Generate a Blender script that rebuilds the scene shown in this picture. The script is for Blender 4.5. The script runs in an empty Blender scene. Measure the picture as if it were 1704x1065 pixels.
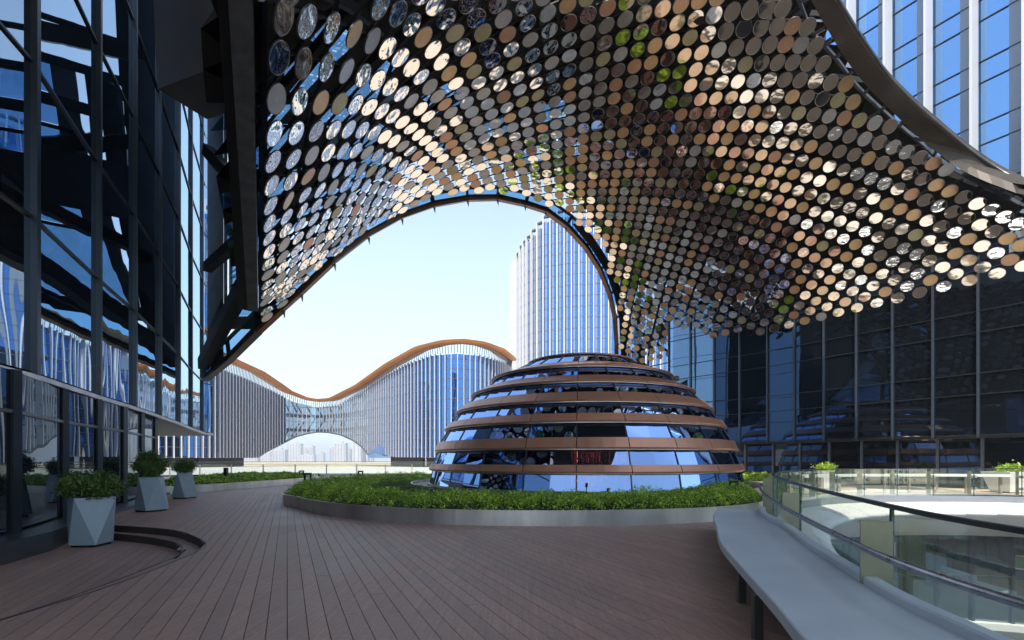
import bpy, math, random
import numpy as np
from mathutils import Vector, Matrix
from mathutils.geometry import tessellate_polygon
random.seed(7); rng=np.random.default_rng(7)
S=bpy.context.scene; COL=S.collection
# ---------------------------------------------------------------- camera, sky, sun
F,CX,CY,ZC=805.0,852.0,765.0,1.6
cam=bpy.data.objects.new('camera',bpy.data.cameras.new('camera')); COL.objects.link(cam)
cam.data.lens=F/1704*36; cam.data.sensor_width=36; cam.data.shift_y=(CY-532.5)/1704
cam.location=(0,0,ZC); cam.rotation_euler=(math.pi/2,0,0); cam.data.clip_end=20000; cam.data.clip_start=.05
S.camera=cam
SUN_EL=math.radians(62); SH=Vector((-.15,-1,0)).normalized()
sund=Vector((SH.x*math.cos(SUN_EL),SH.y*math.cos(SUN_EL),math.sin(SUN_EL)))
W=bpy.data.worlds.new("World"); S.world=W; W.use_nodes=True
nt=W.node_tree; bg=nt.nodes['Background']
sky=nt.nodes.new('ShaderNodeTexSky'); sky.sky_type='NISHITA'; sky.sun_disc=False
sky.sun_elevation=SUN_EL; sky.sun_rotation=math.atan2(SH.x,SH.y); sky.altitude=50; sky.air_density=1.0; sky.dust_density=1.6; sky.ozone_density=2.0
# thin bright haze veil over the clear sky, strongest at the horizon all round
tc=nt.nodes.new('ShaderNodeTexCoord'); sx=nt.nodes.new('ShaderNodeSeparateXYZ'); nt.links.new(tc.outputs['Generated'],sx.inputs[0])
mr=nt.nodes.new('ShaderNodeMapRange'); mr.interpolation_type='SMOOTHSTEP'; mr.inputs[1].default_value=-.02; mr.inputs[2].default_value=.75; mr.inputs[3].default_value=.78; mr.inputs[4].default_value=.22; nt.links.new(sx.outputs['Z'],mr.inputs[0])
mx=nt.nodes.new('ShaderNodeMixRGB'); mx.inputs['Color2'].default_value=(3.9,4.8,5.4,1); nt.links.new(mr.outputs[0],mx.inputs[0]); nt.links.new(sky.outputs[0],mx.inputs['Color1'])
nt.links.new(mx.outputs[0],bg.inputs[0]); bg.inputs[1].default_value=.138
sl=bpy.data.lights.new('sun','SUN'); sl.energy=3.0; sl.angle=math.radians(.5); sl.color=(1,.91,.77)
so=bpy.data.objects.new('sun',sl); COL.objects.link(so); so.rotation_euler=sund.to_track_quat('Z','Y').to_euler()
S.view_settings.view_transform='Standard'; S.view_settings.look='None'; S.view_settings.gamma=1
S.view_settings.use_curve_mapping=False; S.view_settings.exposure=1.1
S.cycles.max_bounces=8; S.cycles.glossy_bounces=5; S.cycles.transparent_max_bounces=24; S.cycles.diffuse_bounces=3
# ---------------------------------------------------------------- helpers
def P3(px,py,d): return Vector(((px-CX)/F*d,d,ZC+(CY-py)/F*d))
def nrm(v): return Vector(v).normalized()
def link(o,parent=None,loc=None):
    COL.objects.link(o)
    if parent: o.parent=parent
    return o
def wloc(o):
    v=Vector((0,0,0))
    while o: v=v+o.location; o=o.parent
    return v
def obj(name,V,Fc,mat,parent=None,kind=None,uv=None,mi=None,smooth=False,label=None,keep=False):
    V=np.asarray(V,dtype=float).reshape(-1,3)
    c=(V.min(0)+V.max(0))/2; c[2]=V[:,2].min()
    me=bpy.data.meshes.new(name); me.from_pydata((V-c).tolist(),[],Fc)
    for m in (mat if isinstance(mat,(list,tuple)) else [mat]): me.materials.append(m)
    if mi is not None: me.polygons.foreach_set('material_index',mi)
    if smooth: me.polygons.foreach_set('use_smooth',[True]*len(me.polygons))
    if uv is not None:
        l=me.uv_layers.new(name='UVMap'); l.data.foreach_set('uv',np.asarray(uv,dtype=float).ravel())
    me.update()
    o=bpy.data.objects.new(name,me); link(o,parent)
    o.location=Vector(c)-(wloc(parent) if parent else Vector((0,0,0)))
    if kind: o['kind']=kind
    if label: o['label']=label
    return o
def thing(name,label,cat,loc=(0,0,0),group=None,rz=0):
    o=bpy.data.objects.new(name,None); COL.objects.link(o); o.location=loc; o.rotation_euler=(0,0,rz)
    o['label']=label; o['category']=cat
    if group:o['group']=group
    return o
def tag(o,label,cat,group=None):
    o['label']=label;o['category']=cat
    if group:o['group']=group
    return o
def copy_tree(o,loc,rz=0,label=None,scale=None):
    c=o.copy(); COL.objects.link(c); c.location=loc; c.rotation_euler=(0,0,rz)
    if label:c['label']=label
    if scale:c.scale=scale
    for ch in [x for x in o.children]:
        k=ch.copy(); COL.objects.link(k); k.parent=c
        for g in list(ch.children):
            q=g.copy(); COL.objects.link(q); q.parent=k
    return c
class MB:
    def __init__(s): s.V=[];s.F=[];s.M=[]
    def add(s,V,Fc,m=0):
        n=len(s.V); s.V+= [tuple(v) for v in V]; s.F+=[tuple(i+n for i in f) for f in Fc]; s.M+=[m]*len(Fc)
    def hexa(s,b,t,m=0):   # b,t: 4 bottom, 4 top points (ccw from above)
        s.add(list(b)+list(t),[(3,2,1,0),(4,5,6,7),(0,1,5,4),(1,2,6,5),(2,3,7,6),(3,0,4,7)],m)
    def box(s,x0,x1,y0,y1,z0,z1,m=0):
        s.hexa([(x0,y0,z0),(x1,y0,z0),(x1,y1,z0),(x0,y1,z0)],[(x0,y0,z1),(x1,y0,z1),(x1,y1,z1),(x0,y1,z1)],m)
    def bar(s,a,b,w,h=None,up=(0,0,1),m=0):  # rectangular bar a->b
        a=Vector(a);b=Vector(b);h=h or w; d=(b-a).normalized(); u=Vector(up)
        if abs(d.dot(u))>.98:u=Vector((0,1,0))
        r=d.cross(u).normalized(); u=r.cross(d).normalized()
        q=[(-w/2,-h/2),(w/2,-h/2),(w/2,h/2),(-w/2,h/2)]
        s.hexa([a+r*x+u*y for x,y in q],[b+r*x+u*y for x,y in q],m)
    def tube(s,pts,r,n=8,m=0,closed=False,r2=None):
        pts=[Vector(p) for p in pts]; N=len(pts); V=[]
        for i,p in enumerate(pts):
            if closed: d=pts[(i+1)%N]-pts[i-1]
            else: d=pts[min(i+1,N-1)]-pts[max(i-1,0)]
            d.normalize(); u=Vector((0,0,1)) if abs(d.z)<.9 else Vector((0,1,0))
            a=d.cross(u).normalized(); b=a.cross(d)
            rr=r if r2 is None else r+(r2-r)*i/(N-1)
            for k in range(n):
                t=2*math.pi*k/n; V.append(p+a*math.cos(t)*rr+b*math.sin(t)*rr)
        Fc=[]
        for i in range(N if closed else N-1):
            j=(i+1)%N
            for k in range(n): Fc.append((i*n+k,i*n+(k+1)%n,j*n+(k+1)%n,j*n+k))
        if not closed: Fc+= [tuple(range(n)),tuple(range((N-1)*n,N*n))[::-1]]
        s.add(V,Fc,m)
    def sweep(s,path,prof,closed=False,m=0,cap=True):
        # prof: list of (offset to the path's left, z); path: 2-D points
        N=len(path); K=len(prof); V=[]
        L=normals2(path,closed)
        for (x,y),(nx,ny) in zip(path,L):
            for o,z in prof: V.append((x+nx*o,y+ny*o,z))
        Fc=[]
        for i in range(N if closed else N-1):
            j=(i+1)%N
            for k in range(K): Fc.append((i*K+k,i*K+(k+1)%K,j*K+(k+1)%K,j*K+k))
        if not closed and cap: Fc+=[tuple(range(K))[::-1],tuple(range((N-1)*K,N*K))]
        s.add(V,Fc,m)
    def obj(s,name,mat,parent=None,**k):
        if isinstance(mat,(list,tuple)): k['mi']=s.M
        return obj(name,s.V,s.F,mat,parent,**k)
def normals2(path,closed=False):
    out=[];N=len(path)
    for i in range(N):
        a=path[i-1] if (closed or i>0) else path[0]; b=path[(i+1)%N] if (closed or i<N-1) else path[-1]
        dx,dy=b[0]-a[0],b[1]-a[1]; l=math.hypot(dx,dy) or 1
        out.append((-dy/l,dx/l))
    return out
def offset(path,o,closed=False): return [(x+nx*o,y+ny*o) for (x,y),(nx,ny) in zip(path,normals2(path,closed))]
def catmull(P,closed=False,n=10):
    out=[];N=len(P)
    for i in range(N if closed else N-1):
        g=lambda k:P[k%N] if closed else P[max(0,min(N-1,k))]
        p0,p1,p2,p3=[np.array(g(i+k),float) for k in (-1,0,1,2)]
        for t in np.linspace(0,1,n,endpoint=False):
            out.append(tuple(.5*((2*p1)+(p2-p0)*t+(2*p0-5*p1+4*p2-p3)*t*t+(3*p1-p0-3*p2+p3)*t**3)))
    if not closed: out.append(tuple(map(float,P[-1])))
    return out
def resample(P,step,closed=False,keep=False):
    Q=[np.array(p,float) for p in P]+([np.array(P[0],float)] if closed else [])
    L=[0]
    for a,b in zip(Q,Q[1:]): L.append(L[-1]+np.linalg.norm(b-a))
    n=max(2,round(L[-1]/step)); ts=np.linspace(0,L[-1],n+1)
    A=np.array(Q); R=np.stack([np.interp(ts,L,A[:,k]) for k in range(A.shape[1])],1)
    R=[tuple(r) for r in R]
    return R[:-1] if closed else R
def inside(p,poly):
    x,y=p;c=False;n=len(poly);j=n-1
    for i in range(n):
        xi,yi=poly[i];xj,yj=poly[j]
        if (yi>y)!=(yj>y) and x<(xj-xi)*(y-yi)/(yj-yi)+xi: c=not c
        j=i
    return c
def inside_np(X,Y,poly):
    c=np.zeros(len(X),bool);n=len(poly);j=n-1
    for i in range(n):
        xi,yi=poly[i];xj,yj=poly[j]
        if yi!=yj: c^=((yi>Y)!=(yj>Y))&(X<(xj-xi)*(Y-yi)/(yj-yi)+xi)
        j=i
    return c
def sheet(name,outer,holes,z,mat,kind='structure',parent=None):
    loops=[[Vector((x,y,0)) for x,y in outer]]+[[Vector((x,y,0)) for x,y in h] for h in holes]
    tris=tessellate_polygon(loops); V=[(v.x,v.y,z) for l in loops for v in l]
    Fc=[]
    for t in tris:
        a,b,c=[Vector(V[i]) for i in t]
        Fc.append(tuple(t) if (b-a).cross(c-a).z>0 else tuple(t)[::-1])
    return obj(name,V,Fc,mat,parent,kind=kind)
# ---------------------------------------------------------------- materials
def mat(name,col,rough=.5,metal=0.,var=0.,vs=3.,bump=0.,bs=20.,spec=.5,coord='Position',bump_dist=.02,streak=None):
    m=bpy.data.materials.new(name); m.use_nodes=True; n=m.node_tree; b=n.nodes['Principled BSDF']
    b.inputs['Base Color'].default_value=(*col,1); b.inputs['Roughness'].default_value=rough; b.inputs['Metallic'].default_value=metal
    b.inputs['Specular IOR Level'].default_value=spec
    g=n.nodes.new('ShaderNodeNewGeometry'); src=g.outputs['Position']
    if streak:
        mp=n.nodes.new('ShaderNodeMapping'); mp.inputs['Scale'].default_value=streak; n.links.new(src,mp.inputs[0]); src=mp.outputs[0]
    if var>0:
        t=n.nodes.new('ShaderNodeTexNoise'); t.inputs['Scale'].default_value=vs; t.inputs['Detail'].default_value=6; t.inputs['Roughness'].default_value=.6; n.links.new(src,t.inputs['Vector'])
        r=n.nodes.new('ShaderNodeMapRange'); r.inputs[1].default_value=.3; r.inputs[2].default_value=.7; r.inputs[3].default_value=1-var; r.inputs[4].default_value=1+var; n.links.new(t.outputs[0],r.inputs[0])
        v=n.nodes.new('ShaderNodeVectorMath'); v.operation='SCALE'; v.inputs[0].default_value=col; n.links.new(r.outputs[0],v.inputs['Scale']); n.links.new(v.outputs[0],b.inputs['Base Color'])
        r2=n.nodes.new('ShaderNodeMapRange'); r2.inputs[3].default_value=max(.02,rough-.08); r2.inputs[4].default_value=min(1,rough+.1); n.links.new(t.outputs[0],r2.inputs[0]); n.links.new(r2.outputs[0],b.inputs['Roughness'])
    if bump>0:
        t=n.nodes.new('ShaderNodeTexNoise'); t.inputs['Scale'].default_value=bs; t.inputs['Detail'].default_value=4; n.links.new(src,t.inputs['Vector'])
        bp=n.nodes.new('ShaderNodeBump'); bp.inputs['Strength'].default_value=bump; bp.inputs['Distance'].default_value=bump_dist; n.links.new(t.outputs[0],bp.inputs['Height']); n.links.new(bp.outputs[0],b.inputs['Normal'])
    return m
def glass_mirror(name,tint,fac,body=(.012,.015,.02),wave=.0,ws=.5,rough=.01,through=0.,fres=.5,tcol=(.5,.6,.65)):
    # coated facade glass: a reflecting layer over a dark interior (or over see-through glass)
    m=bpy.data.materials.new(name); m.use_nodes=True; n=m.node_tree; n.nodes.clear()
    out=n.nodes.new('ShaderNodeOutputMaterial'); gl=n.nodes.new('ShaderNodeBsdfGlossy'); gl.inputs[0].default_value=(*tint,1); gl.inputs['Roughness'].default_value=rough
    if through>0:
        di=n.nodes.new('ShaderNodeBsdfDiffuse'); di.inputs[0].default_value=(*body,1); tr=n.nodes.new('ShaderNodeBsdfTransparent'); tr.inputs[0].default_value=(*tcol,1)
        mb=n.nodes.new('ShaderNodeMixShader'); mb.inputs[0].default_value=through; n.links.new(di.outputs[0],mb.inputs[1]); n.links.new(tr.outputs[0],mb.inputs[2]); base=mb
    else:
        base=n.nodes.new('ShaderNodeBsdfDiffuse'); base.inputs[0].default_value=(*body,1)
    fr=n.nodes.new('ShaderNodeFresnel'); fr.inputs[0].default_value=1.5
    ma=n.nodes.new('ShaderNodeMath'); ma.operation='MULTIPLY_ADD'; ma.use_clamp=True; ma.inputs[1].default_value=fres; ma.inputs[2].default_value=fac; n.links.new(fr.outputs[0],ma.inputs[0])
    mx=n.nodes.new('ShaderNodeMixShader'); n.links.new(ma.outputs[0],mx.inputs[0]); n.links.new(base.outputs[0],mx.inputs[1]); n.links.new(gl.outputs[0],mx.inputs[2]); n.links.new(mx.outputs[0],out.inputs[0])
    if wave>0:
        g=n.nodes.new('ShaderNodeNewGeometry'); mp=n.nodes.new('ShaderNodeMapping'); mp.inputs['Scale'].default_value=(1,1,.35); n.links.new(g.outputs['Position'],mp.inputs[0])
        t=n.nodes.new('ShaderNodeTexNoise'); t.inputs['Scale'].default_value=ws; t.inputs['Detail'].default_value=1.5; n.links.new(mp.outputs[0],t.inputs['Vector'])
        bp=n.nodes.new('ShaderNodeBump'); bp.inputs['Strength'].default_value=1; bp.inputs['Distance'].default_value=wave; n.links.new(t.outputs[0],bp.inputs['Height'])
        n.links.new(bp.outputs[0],gl.inputs['Normal'])
    return m
def disc_mat(name,col,rough,metal,wave=0,perf=0.):
    m=bpy.data.materials.new(name); m.use_nodes=True; n=m.node_tree; b=n.nodes['Principled BSDF']
    b.inputs['Base Color'].default_value=(*col,1); b.inputs['Roughness'].default_value=rough; b.inputs['Metallic'].default_value=metal
    if wave:
        g=n.nodes.new('ShaderNodeNewGeometry'); mp=n.nodes.new('ShaderNodeMapping'); mp.inputs['Scale'].default_value=(1,1,2.2); n.links.new(g.outputs['Position'],mp.inputs[0])
        t=n.nodes.new('ShaderNodeTexNoise'); t.inputs['Scale'].default_value=2.4; t.inputs['Detail'].default_value=1.6; t.inputs['Roughness'].default_value=.4; n.links.new(mp.outputs[0],t.inputs['Vector'])
        bp=n.nodes.new('ShaderNodeBump'); bp.inputs['Strength'].default_value=1; bp.inputs['Distance'].default_value=wave; n.links.new(t.outputs[0],bp.inputs['Height']); n.links.new(bp.outputs[0],b.inputs['Normal'])
    if perf:
        u=n.nodes.new('ShaderNodeUVMap'); ln=n.nodes.new('ShaderNodeVectorMath'); ln.operation='LENGTH'; n.links.new(u.outputs[0],ln.inputs[0])
        # ring of drilled holes: fine voronoi dots over the sheet, plain hub in the middle
        vo=n.nodes.new('ShaderNodeTexVoronoi'); vo.inputs['Scale'].default_value=16; vo.inputs['Randomness'].default_value=.12; n.links.new(u.outputs[0],vo.inputs['Vector'])
        a=n.nodes.new('ShaderNodeMapRange'); a.inputs[1].default_value=.22; a.inputs[2].default_value=.34; a.inputs[3].default_value=1-perf; a.inputs[4].default_value=1; n.links.new(vo.outputs[0],a.inputs[0])
        h=n.nodes.new('ShaderNodeMath'); h.operation='LESS_THAN'; h.inputs[1].default_value=.17; n.links.new(ln.outputs['Value'],h.inputs[0])
        mx=n.nodes.new('ShaderNodeMath'); mx.operation='MAXIMUM'; n.links.new(a.outputs[0],mx.inputs[0]); n.links.new(h.outputs[0],mx.inputs[1])
        ns=n.nodes.new('ShaderNodeTexNoise'); ns.inputs['Scale'].default_value=1.7; gg=n.nodes.new('ShaderNodeNewGeometry'); n.links.new(gg.outputs['Position'],ns.inputs['Vector'])
        mr=n.nodes.new('ShaderNodeMapRange'); mr.inputs[3].default_value=.75; mr.inputs[4].default_value=1.2; n.links.new(ns.outputs[0],mr.inputs[0])
        mu=n.nodes.new('ShaderNodeMath'); mu.operation='MULTIPLY'; n.links.new(mx.outputs[0],mu.inputs[0]); n.links.new(mr.outputs[0],mu.inputs[1])
        v=n.nodes.new('ShaderNodeVectorMath'); v.operation='SCALE'; v.inputs[0].default_value=col; n.links.new(mu.outputs[0],v.inputs['Scale']); n.links.new(v.outputs[0],b.inputs['Base Color'])
    return m
def leaf_mat(name,a,b_,s=1.2):
    m=bpy.data.materials.new(name); m.use_nodes=True; n=m.node_tree; b=n.nodes['Principled BSDF']
    g=n.nodes.new('ShaderNodeNewGeometry'); t=n.nodes.new('ShaderNodeTexNoise'); t.inputs['Scale'].default_value=s; t.inputs['Detail'].default_value=5; n.links.new(g.outputs['Position'],t.inputs['Vector'])
    ad=n.nodes.new('ShaderNodeMath'); ad.operation='ADD'; ra=n.nodes.new('ShaderNodeMapRange'); ra.inputs[3].default_value=-.22; ra.inputs[4].default_value=.22; n.links.new(g.outputs['Random Per Island'],ra.inputs[0]); n.links.new(t.outputs[0],ad.inputs[0]); n.links.new(ra.outputs[0],ad.inputs[1])
    c=n.nodes.new('ShaderNodeValToRGB'); c.color_ramp.elements[0].position=.32; c.color_ramp.elements[0].color=(*a,1); c.color_ramp.elements[1].position=.68; c.color_ramp.elements[1].color=(*b_,1); n.links.new(ad.outputs[0],c.inputs[0]); n.links.new(c.outputs[0],b.inputs['Base Color'])
    b.inputs['Roughness'].default_value=.55
    b.inputs['Subsurface Weight'].default_value=0
    return m
M={}
def deck_mat(name,col):
    m=mat(name,col,.55,var=.10,vs=14,bump=.4,bs=90,spec=.4,bump_dist=.004)
    n=m.node_tree; b=n.nodes['Principled BSDF']; src=b.inputs['Base Color'].links[0].from_socket
    g=n.nodes.new('ShaderNodeNewGeometry')
    mp=n.nodes.new('ShaderNodeMapping'); mp.vector_type='POINT'; mp.inputs['Rotation'].default_value=(0,0,-math.radians(24.9)); mp.inputs['Scale'].default_value=(34,1.1,1); n.links.new(g.outputs['Position'],mp.inputs[0])
    gr=n.nodes.new('ShaderNodeTexNoise'); gr.inputs['Scale'].default_value=1; gr.inputs['Detail'].default_value=5; n.links.new(mp.outputs[0],gr.inputs['Vector'])
    st=n.nodes.new('ShaderNodeTexNoise'); st.inputs['Scale'].default_value=.55; st.inputs['Detail'].default_value=9; st.inputs['Roughness'].default_value=.72; st.inputs['Distortion'].default_value=.6; n.links.new(g.outputs['Position'],st.inputs['Vector'])
    sp=n.nodes.new('ShaderNodeTexNoise'); sp.inputs['Scale'].default_value=2.3; sp.inputs['Detail'].default_value=7; sp.inputs['Roughness'].default_value=.75; n.links.new(g.outputs['Position'],sp.inputs['Vector'])
    def rng_(a,lo,hi,x,y):
        r=n.nodes.new('ShaderNodeMapRange'); r.inputs[1].default_value=lo; r.inputs[2].default_value=hi; r.inputs[3].default_value=x; r.inputs[4].default_value=y; n.links.new(a.outputs[0],r.inputs[0]); return r
    a=rng_(gr,.3,.7,.86,1.14); c=rng_(st,.35,.68,.84,1.2); d=rng_(sp,.60,.78,0,.16)
    mu=n.nodes.new('ShaderNodeMath'); mu.operation='MULTIPLY'; n.links.new(a.outputs[0],mu.inputs[0]); n.links.new(c.outputs[0],mu.inputs[1])
    v=n.nodes.new('ShaderNodeVectorMath'); v.operation='SCALE'; n.links.new(src,v.inputs[0]); n.links.new(mu.outputs[0],v.inputs['Scale'])
    mx=n.nodes.new('ShaderNodeMixRGB'); mx.inputs['Color2'].default_value=(.34,.30,.28,1); n.links.new(d.outputs[0],mx.inputs[0]); n.links.new(v.outputs[0],mx.inputs['Color1']); n.links.new(mx.outputs[0],b.inputs['Base Color'])
    rr=rng_(st,.3,.7,.42,.66); n.links.new(rr.outputs[0],b.inputs['Roughness'])
    return m
M['deck']=deck_mat('deck_composite',(.345,.212,.166)); M['deck2']=deck_mat('deck_composite_warm',(.368,.226,.176)); M['deck3']=deck_mat('deck_composite_grey',(.322,.202,.160))
M['dark']=mat('dark_underlay',(.012,.011,.012),.9)
M['edge']=mat('step_edge_strip',(.16,.15,.15),.35,.8)
M['pave']=mat('pale_stone_paving',(.50,.395,.29),.8,var=.1,vs=.6,bump=.2,bs=5)
M['pave2']=mat('lower_court_asphalt',(.042,.039,.038),.75,var=.2,vs=.5)
M['city']=mat('city_ground',(.30,.31,.30),.9,var=.2,vs=.01)
M['steel']=mat('black_steel',(.010,.010,.011),.5,.0,var=.3,vs=2,spec=.3)
M['steelg']=mat('grey_painted_steel',(.10,.115,.13),.4,.4,var=.35,vs=2.5)
M['bronze']=mat('bronze_rim',(.12,.07,.042),.35,.6,var=.1,vs=2)
M['shell']=mat('canopy_backing',(.008,.008,.009),.8)
M['mull']=mat('dark_mullion',(.045,.055,.065),.35,.5,var=.15,vs=.7)
M['mullb']=mat('grey_mullion',(.14,.16,.18),.4,.5,var=.15,vs=.7)
M['mullr']=mat('slate_mullion',(.085,.10,.12),.4,.5)
M['gl_left']=glass_mirror('left_facade_glass',(.66,.82,1.0),.46,wave=.012,ws=.5,fres=.9)
M['gl_low']=glass_mirror('shopfront_glass',(.6,.7,.8),.06,wave=.012,ws=.5,fres=.9,body=(.01,.014,.018))
M['gl_right']=glass_mirror('right_facade_glass',(.32,.52,.85),.16,wave=.012,ws=.45,fres=.9,body=(.008,.011,.015))
M['gl_tower']=glass_mirror('tower_facade_glass',(.26,.48,.82),.74,wave=.02,ws=.3,fres=.4,body=(.02,.03,.05))
M['gl_wave']=glass_mirror('wave_building_glass',(.10,.25,.56),.70,wave=.10,ws=.12,fres=.4,body=(.01,.02,.05))
M['gl_side']=glass_mirror('side_wing_glass',(.55,.75,1.0),.55,wave=.008,ws=.4,fres=.6,body=(.01,.02,.03))
M['gl_blue']=glass_mirror('blue_tower_glass',(.11,.29,.66),.74,wave=.05,ws=.15,fres=.4,body=(.01,.02,.05))
M['gl_dome']=glass_mirror('dome_glass',(.36,.54,.90),.46,body=(.01,.012,.016),through=.75,wave=.01,ws=.6,fres=.9,tcol=(.4,.48,.55))
M['gl_rail']=glass_mirror('balustrade_glass',(.9,1,.97),.015,body=(.3,.4,.36),through=.975,fres=.28,tcol=(.955,.985,.97))
M['gl_strip']=glass_mirror('canopy_edge_glass',(.5,.7,.95),.10,body=(.02,.08,.14),through=.9,fres=.4,tcol=(.30,.58,.85))
M['gl_low2']=glass_mirror('court_glass',(.7,.85,.85),.22,wave=.01,ws=.4,fres=.9,body=(.02,.03,.03))
M['gl_pale']=glass_mirror('pale_window_glass',(.7,.85,1),.08,body=(.05,.1,.14),through=.92,fres=.4,tcol=(.55,.76,.95))
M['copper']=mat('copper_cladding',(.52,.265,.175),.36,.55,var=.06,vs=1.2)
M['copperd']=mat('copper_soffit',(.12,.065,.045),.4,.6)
M['white']=mat('white_panel',(.74,.75,.73),.45,var=.03,vs=.6)
M['whitefin']=mat('white_fin_metal',(.72,.73,.75),.4,.1)
M['palefin']=mat('pale_grey_fin_metal',(.32,.38,.47),.4,.25)
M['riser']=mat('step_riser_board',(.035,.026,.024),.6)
M['greyfin']=mat('grey_fin_metal',(.26,.31,.38),.4,.3)
M['orange']=mat('timber_coloured_rim',(.50,.20,.05),.5,.1,var=.12,vs=.2)
M['stainless']=mat('brushed_stainless',(.52,.51,.50),.34,.8,var=.25,vs=1.1,streak=(1,1,.3))
M['olive']=mat('stainless_post_plate',(.30,.30,.22),.35,.85,var=.1,vs=5)
M['tube']=mat('handrail_tube_steel',(.30,.30,.33),.28,.95,var=.3,vs=9)
M['cap']=mat('dark_top_rail',(.05,.055,.065),.35,.7)
M['bench']=mat('grey_solid_surface',(.54,.59,.63),.42,var=.10,vs=1.3,bump=.1,bs=30,bump_dist=.003)
M['benchleg']=mat('bench_leg_metal',(.12,.115,.11),.35,.7)
M['pot']=mat('blue_grey_planter_paint',(.27,.345,.40),.55,var=.05,vs=6,bump=.1,bs=60,bump_dist=.003)
M['soil']=mat('dark_soil',(.03,.022,.016),.95,var=.3,vs=8,bump=.8,bs=15)
M['pebble']=mat('blue_grey_pebble',(.10,.13,.17),.5,var=.4,vs=30)
M['black']=mat('black_lamp_metal',(.012,.012,.013),.4,.3)
M['plinth']=mat('dark_stone_plinth',(.045,.05,.055),.35,var=.2,vs=2)
M['sill']=mat('grey_sill',(.22,.25,.29),.5,var=.06,vs=2)
M['bark']=mat('bark',(.07,.05,.035),.9,var=.3,vs=12,bump=.6,bs=25)
M['hedge']=leaf_mat('hedge_leaves',(.08,.17,.015),(.42,.60,.05),2.0)
M['grass']=leaf_mat('bed_grass',(.06,.085,.025),(.16,.24,.05),1.3)
M['shrub']=leaf_mat('shrub_leaves',(.025,.06,.012),(.09,.16,.025),4)
M['city1']=mat('city_block_a',(.52,.52,.52),.8,var=.06,vs=.02)
M['city2']=mat('city_block_b',(.44,.45,.47),.8,var=.06,vs=.02)
M['citywin']=mat('city_window',(.16,.19,.23),.3)
M['interior']=mat('interior_dark',(.02,.022,.026),.8)
M['slab']=mat('floor_slab_edge',(.30,.27,.23),.7)
M['curtain']=mat('curtain',(.35,.42,.44),.9)
led=bpy.data.materials.new('red_led'); led.use_nodes=True; _b=led.node_tree.nodes['Principled BSDF']; _b.inputs['Base Color'].default_value=(.3,.01,.01,1); _b.inputs['Emission Color'].default_value=(1,.06,.05,1); _b.inputs['Emission Strength'].default_value=2.6
DM=[disc_mat('disc_mirror',(.86,.88,.90),.015,1,wave=.03),
    disc_mat('disc_polished_plain',(.60,.53,.47),.05,1,wave=.005,perf=.25),
    disc_mat('disc_perforated_silver',(.50,.52,.55),.38,.55,perf=.45),
    disc_mat('disc_perforated_champagne',(.70,.48,.27),.36,.5,perf=.3),
    disc_mat('disc_perforated_olive',(.46,.44,.27),.4,.5,perf=.35),
    disc_mat('disc_perforated_copper',(.60,.36,.24),.36,.55,perf=.3),
    mat('disc_rim_metal',(.30,.29,.28),.3,.9)]
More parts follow.
